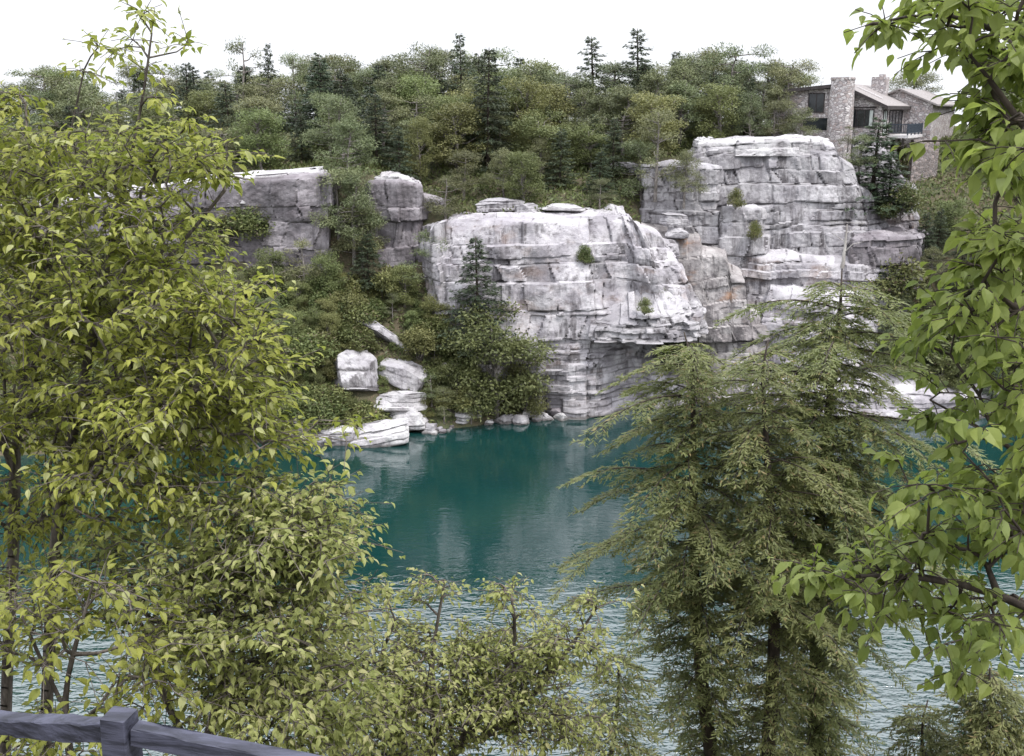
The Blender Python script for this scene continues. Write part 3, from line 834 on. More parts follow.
def beam(name, a, b, hgt, dep, mat, seed):
    """rail with worn edges between a and b (centres of the top face)"""
    a, b = np.asarray(a), np.asarray(b)
    n = 60; t = np.linspace(0, 1, n)
    c = a[None] * (1 - t)[:, None] + b[None] * t[:, None]
    d = (b - a) / np.linalg.norm(b - a); s_ = np.cross(d, [0, 0, 1]); s_ /= np.linalg.norm(s_); up = np.cross(s_, d)
    prof = [(-.5, -.06), (-.42, 0), (.42, 0), (.5, -.06), (.5, -.94), (.44, -1), (-.44, -1), (-.5, -.94)]
    V = []
    for i in range(n):
        for q, (x, z) in enumerate(prof):
            e = .004 * vnoise(t[i] * 22, q * 3.7, 0, seed) + .003 * vnoise(t[i] * 90, q * 5.1, 2, seed)
            V.append(c[i] + s_ * (x * dep + e) + up * (z * hgt + e))
    k = len(prof); F = []
    for i in range(n - 1):
        for j in range(k): F.append((i * k + j, (i + 1) * k + j, (i + 1) * k + (j + 1) % k, i * k + (j + 1) % k))
    for base in (0, (n - 1) * k):
        F += [(base, base + 1, base + 2, base + 3), (base, base + 3, base + 4, base + 7), (base + 4, base + 5, base + 6, base + 7)]
    return mk(name, V, F, M[mat], fence)


Pp = at(119, 717, 2.45)
lf = at(-60, 709, 2.75); rt = at(400, 772, 2.30)
dl = (lf - Pp); dr = (rt - Pp)
def post(p, hgt, seed):
    p = np.asarray(p); w_ = .072
    pts = []
    n = 24
    V = []; F = []
    prof = [(-.5, -.46), (-.46, -.5), (.46, -.5), (.5, -.46), (.5, .46), (.46, .5), (-.46, .5), (-.5, .46)]
    ang = math.atan2(dr[1], dr[0])
    ca, sa = math.cos(ang), math.sin(ang)
    for i in range(n + 1):
        z = p[2] - hgt + hgt * i / n
        k = 1.0 if i < n else .94
        if i == n: z += .008
        for q, (x, y) in enumerate(prof):
            x, y = x * w_ * k, y * w_ * k
            e = .002 * vnoise(i * .8, q * 3, 1, seed)
            V.append((p[0] + ca * x - sa * y + e, p[1] + sa * x + ca * y + e, z))
    for i in range(n):
        for j in range(8): F.append((i * 8 + j, i * 8 + (j + 1) % 8, (i + 1) * 8 + (j + 1) % 8, (i + 1) * 8 + j))
    b = n * 8
    F += [(b, b + 1, b + 2, b + 3), (b, b + 3, b + 4, b + 7), (b + 4, b + 5, b + 6, b + 7)]
    return mk('post', V, F, M['fence'], fence)


pz = Pp[2]
post(Pp, .98, 3)
ul = dl / np.linalg.norm(dl); ur = dr / np.linalg.norm(dr)
far_l = Pp + ul * 2.3; far_r = Pp + ur * 2.3
off = np.array([0, 0, -.012])
beam('rail', Pp + ul * .046 + off, far_l - ul * .046 + off, .050, .048, 'fence', 5)
beam('rail', Pp + ur * .046 + off, far_r - ur * .046 + off, .050, .048, 'fence', 6)
dn = np.array([0, 0, -.45])
beam('rail', Pp + ul * .046 + dn, far_l - ul * .046 + dn, .062, .055, 'fence', 7)
beam('rail', Pp + ur * .046 + dn, far_r - ur * .046 + dn, .062, .055, 'fence', 8)
post(far_l, 1.0, 9); post(far_r, 1.0, 10)
# ------------------------------------------------------------------ far vegetation
def leaves(P, D, Nn, ln, wd, fold=0.0, simple=True):
    """leaf blades: base points P, directions D, normals Nn, lengths and widths"""
    P, D, Nn = [np.asarray(a, float) for a in (P, D, Nn)]
    D = D / (np.linalg.norm(D, axis=1)[:, None] + 1e-9)
    Y = np.cross(Nn, D); Y /= np.linalg.norm(Y, axis=1)[:, None] + 1e-9
    Z = np.cross(D, Y)
    n = len(P)
    ln = np.broadcast_to(ln, n)[:, None]; wd = np.broadcast_to(wd, n)[:, None]
    if simple:
        T = [(0, 0, 0), (.45, .5, 0), (1, 0, 0), (.45, -.5, 0)]; F = [(0, 1, 2, 3)]
    else:
        # folded along the midrib, widest near the base, drawn out to a drooping tip
        T = [(0, 0, 0), (.12, .27, .04), (.32, .47, .09), (.56, .43, .05), (.80, .21, -.05), (1, 0, -.22),
             (.80, -.21, -.05), (.56, -.43, .05), (.32, -.47, .09), (.12, -.27, .04), (.32, 0, .0), (.62, 0, -.05)]
        F = [(0, 10, 2, 1), (10, 11, 3, 2), (11, 5, 4, 3), (0, 9, 8, 10), (10, 8, 7, 11), (11, 7, 6, 5)]
    V = np.stack([P + D * ln * t[0] + Y * wd * t[1] + Z * ln * t[2] for t in T], 1).reshape(-1, 3)
    k = len(T)
    Fa = (np.arange(n)[:, None, None] * k + np.array(F)[None]).reshape(-1, 4)
    return V, Fa


def unit(v): return v / (np.linalg.norm(v, axis=-1, keepdims=True) + 1e-9)


def rand_dirs(rg, n): return unit(rg.normal(size=(n, 3)))


def clump_leaves(rg, cs, rs, n, ln, wd, shell=.55, upb=.8):
    """leaf tufts spread over clumps (centres cs, radii rs (k,3))"""
    cs, rs = np.asarray(cs), np.asarray(rs)
    wts = (rs[:, 0] * rs[:, 1]); wts = wts / wts.sum()
    k = rg.choice(len(cs), n, p=wts)
    d = rand_dirs(rg, n); r = rg.uniform(shell, 1.06, n) ** .8
    P = cs[k] + d * rs[k] * r[:, None]
    D = unit(d * .7 + rand_dirs(rg, n) * .9 + np.array([0, 0, -.15]))
    Nn = unit(rand_dirs(rg, n) + d * .7 + np.array([0, 0, upb]))
    return leaves(P, D, Nn, ln * rg.uniform(.6, 1.4, n), wd * rg.uniform(.6, 1.4, n))


def limb(mb, a, b, r0, r1, rg, sag=.0, n=5, seg=6):
    a, b = np.asarray(a, float), np.asarray(b, float)
    t = np.linspace(0, 1, seg)
    P = a[None] * (1 - t)[:, None] + b[None] * t[:, None]
    L_ = np.linalg.norm(b - a)
    P[1:-1] += rg.normal(size=(seg - 2, 3)) * L_ * .05
    P[:, 2] += np.sin(t * np.pi) * sag * L_
    mb.tube(P, r0 * (1 - t) + r1 * t, n)


def proto(kind, label, cat, build, mats):
    t = thing(kind, label, cat, (0, 0, -500))
    tb, V, Fc = build()
    tb.build('trunk', M[mats[0]], t, smooth=True)
    mk('crown', V, Fc, M[mats[1]], t)
    return t


def b_pine(seed, flat=False, sparse=1.0, n=7500):
    """8 m pitch pine: bare lower trunk, crooked limbs carrying flat foliage pads"""
    def f():
        rg = np.random.default_rng(seed)
        mb = MB(); H = 8.0
        tr = np.array([[0, 0, -.6], [.1, .05, 2], [rg.uniform(-.3, .3), .1, 4.2], [rg.uniform(-.4, .4), rg.uniform(-.3, .3), 6.2], [rg.uniform(-.5, .5), 0, 7.7]])
        z = np.linspace(-.6, 7.7, 12)
        tp = np.stack([np.interp(z, tr[:, 2], tr[:, i]) for i in range(3)], -1)
        mb.tube(tp, np.linspace(.19, .04, 12), 7)
        cs, rs = [], []
        m = int((20 if flat else 34) * sparse)
        for i in range(m):
            h = rg.uniform(.26 if not flat else .55, .97)
            zc = h * H
            w_ = 2.7 * (1 - ((h - .45) / .62) ** 2) if not flat else 2.6 * (1 - ((h - .8) / .5) ** 2)
            a = i * 2.4 + rg.uniform(-.5, .5)
            rr = w_ * rg.uniform(.35, 1.0)
            b0 = np.array([np.interp(zc - .5, z, tp[:, 0]), np.interp(zc - .5, z, tp[:, 1]), zc - .5])
            c = b0 + np.array([math.cos(a) * rr, math.sin(a) * rr, rg.uniform(.2, .7)])
            limb(mb, b0, c, .06, .02, rg, -.04)
            q = rg.uniform(.6, 1.15)
            cs.append(c); rs.append((q, q, q * rg.uniform(.4, .65)))
        cs.append([tp[-1][0], tp[-1][1], 7.75]); rs.append((.5, .5, .45))
        V, Fc = clump_leaves(rg, cs, rs, n, .24, .062, .2, .9)
        return mb, V, Fc
    return f


def b_broad(seed, n=10000, wide=1.0, low=.14):
    def f():
        rg = np.random.default_rng(seed)
        mb = MB(); H = 8.0
        z = np.linspace(-.6, 6.5, 10)
        tp = np.stack([.25 * np.sin(z * .5 + seed), .2 * np.cos(z * .6 + seed), z], -1)
        mb.tube(tp, np.linspace(.17, .04, 10), 7)
        cs, rs = [], []
        for i in range(38):
            h = rg.uniform(low, .93)
            w_ = 2.6 * wide * math.sqrt(max(.05, 1 - ((h - .5) / .52) ** 2))
            a = i * 2.4 + rg.uniform(-.6, .6); rr = w_ * rg.uniform(.3, .85)
            c = np.array([math.cos(a) * rr, math.sin(a) * rr, h * H])
            b0 = np.array([0, 0, max(1.2, h * H - 1.4)])
            limb(mb, b0, c, .05, .015, rg, .03)
            q = rg.uniform(.6, 1.1)
            cs.append(c); rs.append((q, q, q * rg.uniform(.6, .9)))
        V, Fc = clump_leaves(rg, cs, rs, n, .19, .105, .25, .7)
        return mb, V, Fc
    return f


def b_conifer(seed, n=8500, slim=1.0, ragged=.3):
    """8 m spruce or hemlock: tapering tiers of drooping boughs"""
    def f():
        rg = np.random.default_rng(seed)
        mb = MB(); H = 8.0
        z = np.linspace(-.6, 8, 12)
        lean = .15 * np.sin(z * .4 + seed)
        mb.tube(np.stack([lean, lean * .5, z], -1), np.linspace(.17, .02, 12), 7)
        P, D = [], []
        nb = 95
        for i in range(nb):
            h = .08 + .9 * (i / nb) + rg.uniform(-.02, .02)
            w_ = (2.5 * slim * (1 - h) ** .8 + .12) * rg.uniform(1 - ragged, 1 + ragged * .4)
            a = i * 2.399 + rg.uniform(-.4, .4)
            o = np.array([np.interp(h * H, z, lean), 0, h * H])
            tip = o + np.array([math.cos(a) * w_, math.sin(a) * w_, -.22 * w_ + .25 * h])
            limb(mb, o, tip, .03, .008, rg, .04, 3, 4)
            m = int(n / nb * (.4 + 1.2 * (1 - h)))
            t = rg.uniform(.12, 1, m) ** .7
            p = o + (tip - o) * t[:, None]
            sd_ = np.array([-math.sin(a), math.cos(a), 0])
            s_ = rg.uniform(-1, 1, m) * .34 * w_ * (1.1 - t * .8)
            p = p + sd_ * s_[:, None] + np.stack([0 * t, 0 * t, -np.abs(s_) * .35 + rg.normal(size=m) * .06], -1)
            d = np.array([math.cos(a), math.sin(a), -.3]) + sd_ * np.sign(s_)[:, None] * .8 + rg.normal(size=(m, 3)) * .3
            P.append(p); D.append(d)
        P, D = np.vstack(P), np.vstack(D)
        Nn = unit(rg.normal(size=P.shape) * .45 + np.array([0, 0, 1]))
        V, Fc = leaves(P, D, Nn, .26 * rg.uniform(.6, 1.3, len(P)), .075 * rg.uniform(.7, 1.3, len(P)))
        return mb, V, Fc
    return f


def b_shrub(seed, n=4200, tall=1.0):
    """2 m bush"""
    def f():
        rg = np.random.default_rng(seed)
        mb = MB(); cs, rs = [], []
        for i in range(15):
            a = rg.uniform(0, 6.28); rr = rg.uniform(0, 1.0)
            c = np.array([math.cos(a) * rr, math.sin(a) * rr, rg.uniform(.25, 1.75 * (1 - .3 * rr)) * tall])
            limb(mb, [rg.uniform(-.1, .1), rg.uniform(-.1, .1), -.3], c, .03, .01, rg, .0, 4, 4)
            q = rg.uniform(.3, .6); cs.append(c); rs.append((q, q, q * .8))
        V, Fc = clump_leaves(rg, cs, rs, n, .13, .065, .2, .7)
        return mb, V, Fc
    return f


KIND = {
    'pine': [proto('pine_tree', 'p', 'tree', b_pine(s), ('bark_far', 'pine')) for s in (1, 2, 3)],
    'flatpine': [proto('pine_tree', 'p', 'tree', b_pine(s, True, .9, 5000), ('bark_far', 'pine')) for s in (4, 5)],
    'thinpine': [proto('pine_tree', 'p', 'tree', b_pine(s, False, .7, 4200), ('bark_far', 'pine')) for s in (6, 7)],
    'broad': [proto('broadleaf_tree', 'p', 'tree', b_broad(s), ('bark_far', 'broad')) for s in (1, 2, 3)],
    'conifer': [proto('conifer_tree', 'p', 'tree', b_conifer(s), ('bark_dark', 'conifer')) for s in (1, 2)],
    'spire': [proto('conifer_tree', 'p', 'tree', b_conifer(s, 6500, 1.0, .75), ('bark_dark', 'conifer')) for s in (3, 4)],
    'shrub': [proto('shrub', 'p', 'shrub', b_shrub(s), ('bark_far', 'shrub')) for s in (1, 2, 3)],
    'yshrub': [proto('shrub', 'p', 'shrub', b_shrub(s, 4500, 1.15), ('bark_far', 'broad')) for s in (4, 5)],
}
for k_ in ('flatpine', 'spire', 'thinpine', 'yshrub'):
    pass
UNIT_H = {'shrub': 2.0, 'yshrub': 2.3}
_used = set()
vr = np.random.default_rng(99)
placed = []


def plant(kind, x, y, h, label, group=None, rz=None, wid=1.0, z=None, lean=(0, 0)):
    lst = KIND[kind]
    s = h / UNIT_H.get(kind, 8.0)
    i = int(vr.integers(len(lst)))
    free = [q for q in range(len(lst)) if (kind, q) not in _used]
    if free: i = free[0]
    p = lst[i]
    loc = (x, y, (hz(x, y) if z is None else z) - .05)
    rz = vr.uniform(0, 6.28) if rz is None else rz
    sc = (s * wid, s * wid, s)
    if (kind, i) not in _used:
        _used.add((kind, i)); p.location, p.rotation_euler, p.scale = loc, (lean[0], lean[1], rz), sc
        p['label'] = label
        if group: p['group'] = group
        o = p
    else:
        o = copy_thing(p, loc, rz, sc, label, group); o.rotation_euler = (lean[0], lean[1], rz)
    placed.append((x, y))
    return o


def plant_px(kind, px, Y, py_top, label, group=None, wid=1.0, py_base=None, **kw):
    """tree standing at photo column px, distance Y, whose top reaches row py_top"""
    b = at(px, 200, Y)
    x = b[0]
    zb = hz(x, Y) if py_base is None else at(px, py_base, Y)[2]
    zt = at(px, py_top, Y)[2]
    return plant(kind, x, Y, max(.4, zt - zb), label, group, wid=wid, z=zb, **kw)


# --- single trees one can point at
plant_px('spire', 461, 112, 34, 'tall ragged conifer with bent top rising over the forest skyline left of centre')
plant_px('flatpine', 428, 113, 46, 'flat branched dark pine breaking the skyline just left of the bent conifer')
plant_px('conifer', 489, 101, 46, 'tall dark conical conifer standing in mid forest above the middle cliff', wid=.95)
plant_px('spire', 590, 113, 36, 'dark pointed conifer on the skyline, left of the two tallest', wid=1.25)
plant_px('spire', 634, 114, 28, 'tallest tiered conifer on the skyline above the stepped cliff blocks', wid=1.2)
plant_px('thinpine', 250, 112, 38, 'thin open pine on the skyline above the long grey cliff', wid=.8)
plant_px('spire', 276, 113, 44, 'thin ragged conifer beside the open pine above the long grey cliff', wid=.8)
plant_px('thinpine', 300, 112, 52, 'small ragged pine top on the skyline right of the thin conifer', wid=.8)
plant_px('flatpine', 729, 108, 46, 'open flat topped pine rising above the yellow green tree by the house', wid=1.1)
plant_px('flatpine', 784, 107, 60, 'flat topped pine with bare trunk against the sky beside the house', wid=1.0)
plant_px('pine', 676, 107, 62, 'round dark pine on the skyline above the big upper cliff', wid=1.1)
plant_px('flatpine', 906, 122, 72, 'dark pine showing above the house roof', wid=1.3)
plant_px('broad', 715, 101.5, 80, 'yellow green round tree on top of the big upper cliff', wid=1.35)
plant_px('pine', 770, 101.5, 100, 'low dark pine at the left corner of the house', wid=1.2)
plant_px('pine', 796, 100.2, 108, 'small bushy pine in front of the left house wing', wid=1.2)
plant_px('pine', 746, 100.5, 92, 'dark pine between the yellow green tree and the house', wid=1.1)
plant_px('thinpine', 844, 98.3, 125, 'little sapling pine under the gable window of the house', wid=1.3, py_base=150)
plant_px('conifer', 872, 97.2, 118, 'bushy dark spruce growing in the cleft under the house', wid=1.7, py_base=212)
plant_px('conifer', 889, 96.2, 158, 'smaller spruce in the cleft, in front of the bushy one under the house', wid=1.8, py_base=214)
plant_px('pine', 857, 97.0, 134, 'dark round pine at the upper left of the cleft under the house', wid=1.3, py_base=176)
plant_px('shrub', 900, 95.4, 178, 'green bush at the lower end of the cleft under the house', wid=1.0, py_base=216)
plant_px('pine', 350, 93.2, 118, 'dark pine standing over the gully between grey cliff and pillar', wid=1.1, py_base=196)
plant_px('pine', 352, 89.0, 172, 'dark layered pine filling the gully left of the rock pillar', wid=1.0, py_base=258)
plant_px('conifer', 366, 87.4, 232, 'dark green conifer at the foot of the gully below the pillar', wid=1.4, py_base=290)
plant_px('pine', 338, 90.4, 168, 'dark pine at the left side of the gully against the grey cliff', wid=1.3, py_base=250)
plant_px('pine', 360, 89.4, 205, 'lower dark pine in the gully close to the rock pillar', wid=1.4, py_base=268)
plant_px('thinpine', 446, 91.4, 176, 'thin pine behind the left corner of the middle cliff', wid=1.5, py_base=226)
plant_px('broad', 420, 97, 116, 'slim yellow green tree above the rock pillar', wid=.75)
plant_px('conifer', 560, 96.0, 128, 'dark conifer at the forest edge above the middle of the middle cliff', wid=1.25)
plant_px('pine', 540, 97, 138, 'dark pine just left of the dark conifer at the forest edge', wid=1.1)
plant_px('conifer', 600, 94.6, 150, 'dense dark evergreen at the rear edge of the middle cliff top', wid=1.4)
plant_px('pine', 640, 96.2, 140, 'spreading pine in front of the stepped cliff blocks', wid=1.2, py_base=212)
plant_px('thinpine', 655, 94.2, 108, 'slim pine leaning over the left end of the stepped blocks', wid=1.0, py_base=195)
plant_px('pine', 464, 94.0, 150, 'green pine bush behind the grey slab on the middle cliff', wid=1.4)
plant_px('conifer', 476, 84.3, 236, 'dark slender conifer growing against the left end of the middle cliff face', wid=1.15, py_base=345)
plant_px('broad', 492, 82.9, 298, 'large bright green tree at the waterline against the middle cliff', wid=1.2, py_base=432)
plant_px('broad', 527, 83.7, 352, 'lower bright green tree at the right end of the shore bushes', wid=1.0, py_base=426)
plant_px('broad', 266, 86.6, 246, 'pale grey green tree below the long grey cliff, nearest the leafy tree', wid=1.2)
plant_px('thinpine', 300, 86.8, 238, 'hazy thin tree below the right end of the long grey cliff', wid=1.3)
plant_px('broad', 322, 86.4, 250, 'grey green tree at the foot of the cliff left of the gully', wid=1.1)
plant_px('broad', 402, 87, 262, 'round pale green tree below the rock pillar', wid=1.2)
plant_px('thinpine', 428, 88.4, 230, 'grey thin tree in the gap between pillar and middle cliff', wid=1.3)
plant_px('shrub', 356, 78.8, 400, 'wispy green shrub in front of the big grey block', wid=1.2, py_base=440)
plant_px('shrub', 586, 86.0, 240, 'small bush rooted in a ledge of the middle cliff face', wid=.8, py_base=262)
plant_px('shrub', 648, 83.4, 296, 'small plant growing on the ledge above the cave', wid=.9, py_base=312)
plant_px('shrub', 690, 87.0, 330, 'bushy plant at the foot of the orange stained buttress', wid=1.1, py_base=372)
plant_px('thinpine', 668, 86.4, 284, 'little tree in the corner between prow and orange stained buttress', wid=1.2, py_base=340)
plant_px('shrub', 736, 92.0, 186, 'shrub hanging on the face of the big upper cliff above the square block', wid=.8, py_base=206)
plant_px('shrub', 757, 91.6, 218, 'dry shrub right of the square block on the big cliff', wid=.7, py_base=238)
plant_px('pine', 684, 92.6, 150, 'small pine clinging to the stepped blocks left of the big cliff', wid=1.1, py_base=204)
plant_px('pine', 600, 92.2, 178, 'low spreading pine on the back of the middle cliff top', wid=1.5, py_base=206)
plant_px('broad', 700, 103, 104, 'small green tree left of the yellow green tree on the upper cliff', wid=1.1)

# --- the forest on the plateau
SPEC = [('pine', 'dark green pine'), ('broad', 'olive green broadleaf tree'), ('conifer', 'dark conical conifer'), ('flatpine', 'flat topped pine'), ('thinpine', 'thin grey green pine'), ('spire', 'ragged spire conifer')]
PR = [.42, .26, .12, .08, .07, .05]


def zone(x, y):
    px = 512 + FPX * x / y
    if px < 235: z_ = 'behind the leafy tree'
    elif px < 345: z_ = 'above the long grey cliff'
    elif px < 435: z_ = 'above the rock pillar'
    elif px < 640: z_ = 'above the middle cliff'
    elif px < 790: z_ = 'above the big upper cliff'
    else: z_ = 'around the house'
    d = 'along the skyline' if y > 112 else 'on the forest slope' if y > 101 else 'at the forest edge'
    return f'{d} {z_}'


def blocked(x, y):
    px = 512 + FPX * x / y
    if 790 < px < 985 and 97 < y < 127: return True
    if px > 690 and px < 880 and y < 100: return True
    e = np.interp(x, _cx, _cy[:, 4])
    if y < e + 1.2: return True
    if -6 < x < 14 and y < 92.5: return True
    return False


cnt = 0
tries = 0
while cnt < 250 and tries < 9000:
    tries += 1
    y = 91 + 36 * vr.random() ** .95
    x = vr.uniform(-.62, .62) * y
    if blocked(x, y): continue
    if placed and min((x - a) ** 2 + (y - b) ** 2 for a, b in placed) < (2.2 if y < 104 else 2.3) ** 2: continue
    k = int(vr.choice(len(SPEC), p=PR if y < 113 else [.26, .16, .18, .16, .10, .14]))
    h = vr.uniform(4.2, 6.6) if y < 104 else vr.uniform(5.0, 8.6)
    if x < -20: h *= .95
    lb = f'{SPEC[k][1]} {zone(x, y)}'
    plant(SPEC[k][0], x, y, h, lb, lb.replace('pine', 'pines').replace('tree', 'trees').replace('conifer ', 'conifers '), wid=vr.uniform(1.1, 1.55))
    cnt += 1

# --- bushes and small trees on the bank below the cliffs
ROCKPX = [(384, 334, 30), (357, 372, 30), (404, 373, 28), (397, 402, 30), (408, 420, 28), (378, 436, 30), (330, 440, 24)]


def bank(n, xr, yr, hr, kinds, zone_label, sep, seed_h=None, keep_rocks=True):
    c = t = 0
    while c < n and t < 4000:
        t += 1
        x, y = vr.uniform(*xr), vr.uniform(*yr)
        z = hz(x, y)
        e = np.interp(x, _cx, _cy[:, 4]); sh = np.interp(x, _cx, _cy[:, 1])
        if z < .25 or y > e - .6 or y < sh + .2: continue
        if min((x - a) ** 2 + (y - b) ** 2 for a, b in placed) < sep ** 2: continue
        h = vr.uniform(*hr)
        if keep_rocks:
            f = y * CP - (z + h * .7 - CAM_Z) * SP
            px = 512 + x / f * FPX
            py0 = 378 - FPX * ((z - CAM_Z) * CP + y * SP) / (y * CP - (z - CAM_Z) * SP)
            py1 = 378 - FPX * ((z + h - CAM_Z) * CP + y * SP) / (y * CP - (z + h - CAM_Z) * SP)
            if any(abs(px - a) < r * .7 + h * 2.5 and py1 - 4 < b + r * .5 and py0 > b - r * .3 for a, b, r in ROCKPX): continue
        k = kinds[int(vr.integers(len(kinds)))]
        nm = {'shrub': 'green bush', 'yshrub': 'yellow green bush', 'broad': 'small broadleaf tree', 'pine': 'small dark pine', 'conifer': 'small dark conifer', 'thinpine': 'thin small pine'}[k]
        lb = f'{nm} {zone_label}'
        plant(k, x, y, h, lb, lb.replace('bush ', 'bushes ').replace('tree ', 'trees ').replace('pine ', 'pines ').replace('conifer ', 'conifers '), wid=vr.uniform(1.0, 1.5))
        c += 1


bank(135, (-27, -1), (77, 87.5), (1.6, 3.4), ['shrub', 'shrub', 'yshrub', 'broad', 'broad', 'thinpine'], 'on the rocky bank below the grey cliff and pillar', .95)
bank(45, (-17, -5), (77, 88), (.6, 1.3), ['shrub', 'yshrub'], 'among the boulders of the rocky bank', .7)
bank(60, (-52, -22), (74, 91), (1.8, 4.0), ['shrub', 'yshrub', 'broad'], 'on the bank behind the leafy tree', 1.5)
bank(75, (31, 56), (84, 106), (2.2, 5.0), ['shrub', 'broad', 'pine', 'conifer'], 'on the steep bank right of the cliffs', 1.4, keep_rocks=False)
bank(14, (-6.5, 1.2), (81, 88), (1.6, 3.2), ['shrub', 'conifer', 'yshrub'], 'at the waterline left of the middle cliff', 1.0, keep_rocks=False)

for q, (px, py, ht) in enumerate([(374, 352, .9), (394, 350, .8), (382, 384, .8), (346, 404, 1.1), (366, 410, .9), (430, 402, 1.2), (436, 384, 1.3), (332, 380, 1.3), (326, 400, 1.2), (418, 352, 1.2), (402, 346, 1.0), (426, 418, .9), (352, 350, .8)]):
    Y_ = ground_hit(px, py); x_ = at(px, py, Y_)[0]
    plant('shrub' if q % 3 else 'yshrub', x_, Y_, ht, 'small bush squeezed between the boulders of the rocky bank', 'small bushes squeezed between the boulders', wid=1.3)

# prototypes that found no place
for k_, lst in KIND.items():
    for i, p in enumerate(lst):
        if (k_, i) not in _used:
            for c in list(p.children): bpy.data.objects.remove(c)
            bpy.data.objects.remove(p)

# --- ground cover
gr = np.random.default_rng(3)
n = 230000
x = gr.uniform(-75, 62, n); y = gr.uniform(72, 128, n)
z = height(x, y)
dens = fbm(x * .25, y * .25, 0, 77, 3)
e = np.interp(x, _cx, _cy[:, 4]); f_ = np.interp(x, _cx, _cy[:, 3]); sh = np.interp(x, _cx, _cy[:, 1])
ok = (z > .2) & (dens > -.3) & ~((y > f_ - .3) & (y < e + .4)) & ~((x > 11) & (x < 31) & (y < 101))
x, y, z = x[ok], y[ok], z[ok]; n = len(x)
P = np.stack([x, y, z + gr.uniform(-.05, .35, n)], -1)
V, Fc = leaves(P, rand_dirs(gr, n) + np.array([0, 0, .35]), unit(rand_dirs(gr, n) + np.array([0, -.3, 1.0])), gr.uniform(.25, .6, n), gr.uniform(.10, .22, n))
uo = mk('undergrowth', V, Fc, M['shrub']); tag(uo, kind='stuff')
# ------------------------------------------------------------------ trees near the camera
def grow(trunks, targets, bf=.35, step=.16, seed=0):
    """join target points to the trunks by branches; returns nodes, parents"""
    rg = np.random.default_rng(seed)
    P, par, pl = [], [], []
    for tr in trunks:
        tr = np.asarray(tr, float)
        seg = np.linalg.norm(np.diff(tr, axis=0), axis=1); S_ = np.concatenate([[0], np.cumsum(seg)])
        m = max(3, int(S_[-1] / step)); u = np.linspace(0, S_[-1], m)
        # smooth the polyline
        Q = np.stack([np.interp(u, S_, tr[:, c]) for c in range(3)], -1)
        for _ in range(3): Q[1:-1] = (Q[:-2] + 2 * Q[1:-1] + Q[2:]) / 4
        base = len(P)
        start_par = -1
        if base:
            d = np.linalg.norm(np.array(P) - Q[0], axis=1); j = int(d.argmin())
            if d[j] < .6: start_par = j
        for i in range(m):
            P.append(Q[i]); par.append(start_par if i == 0 else base + i - 1)
            pl.append((pl[start_par] if (i == 0 and start_par >= 0) else 0) + (u[i] if i else 0) if i == 0 else pl[base + i - 1] + u[1])
    n0 = len(P)
    cap = n0 + len(targets) * 40
    A = np.zeros((cap, 3)); A[:n0] = P
    PL = np.zeros(cap); PL[:n0] = pl
    par = par + [0] * (cap - n0)
    nn = n0
    T = np.asarray(targets)
    d0 = np.array([np.min(np.linalg.norm(A[:n0] - t, axis=1)) for t in T])
    tips = []
    for ti in np.argsort(d0):
        t = T[ti]
        v = t - A[:nn]
        d = np.linalg.norm(v, axis=1)
        cost = d + bf * PL[:nn] + np.where(v[:, 2] < -.1 * d, .5 * d, 0) * .6
        j = int(cost.argmin()); L_ = d[j]
        m = max(2, min(30, int(L_ / step)))
        a = A[j]
        bend = rg.normal(size=3) * L_ * .08
        for i in range(1, m + 1):
            f = i / m
            q = a + (t - a) * f + bend * math.sin(f * math.pi) + np.array([0, 0, .10 * L_ * math.sin(f * math.pi)])
            A[nn] = q; par[nn] = j if i == 1 else nn - 1; PL[nn] = PL[par[nn]] + L_ / m
            nn += 1
        tips.append(nn - 1)
    return A[:nn], np.array(par[:nn]), np.array(tips)


def branch_mesh(A, par, r_tip=.003, ex=2.4, rmax=.2, root_keep=None, n=5):
    m = len(A)
    acc = np.zeros(m)
    for i in range(m - 1, -1, -1):
        if acc[i] == 0: acc[i] = r_tip ** ex
        if par[i] >= 0: acc[par[i]] += acc[i] * (1.0 if True else 0)
    # a chain must not accumulate along itself: recompute as a pipe model
    acc = np.zeros(m); kids = np.zeros(m, int)
    for i in range(m):
        if par[i] >= 0: kids[par[i]] += 1
    val = np.where(kids == 0, r_tip ** ex, 0.0)
    for i in range(m - 1, -1, -1):
        if par[i] >= 0: val[par[i]] += val[i]
    r = np.minimum(val ** (1 / ex), rmax)
    r = r * 1.0
    idx = np.where(par >= 0)[0]
    a, b = A[par[idx]], A[idx]
    d = unit(b - a)
    ref = np.where(np.abs(d[:, 2:3]) < .9, np.array([[0, 0, 1.0]]), np.array([[1.0, 0, 0]]))
    X = unit(np.cross(d, ref)); Y = np.cross(d, X)
    an = np.arange(n) / n * 2 * np.pi
    ring = X[:, None] * np.cos(an)[None, :, None] + Y[:, None] * np.sin(an)[None, :, None]
    ra = np.minimum(r[par[idx]], r[idx] * 1.6)
    V = np.concatenate([(a - d * .3 * ra[:, None])[:, None] + ring * ra[:, None, None], b[:, None] + ring * r[idx][:, None, None]], 1)
    k = len(idx)
    f = np.array([(j, (j + 1) % n, n + (j + 1) % n, n + j) for j in range(n)])
    F = (np.arange(k)[:, None, None] * 2 * n + f[None]).reshape(-1, 4)
    return V.reshape(-1, 3), F


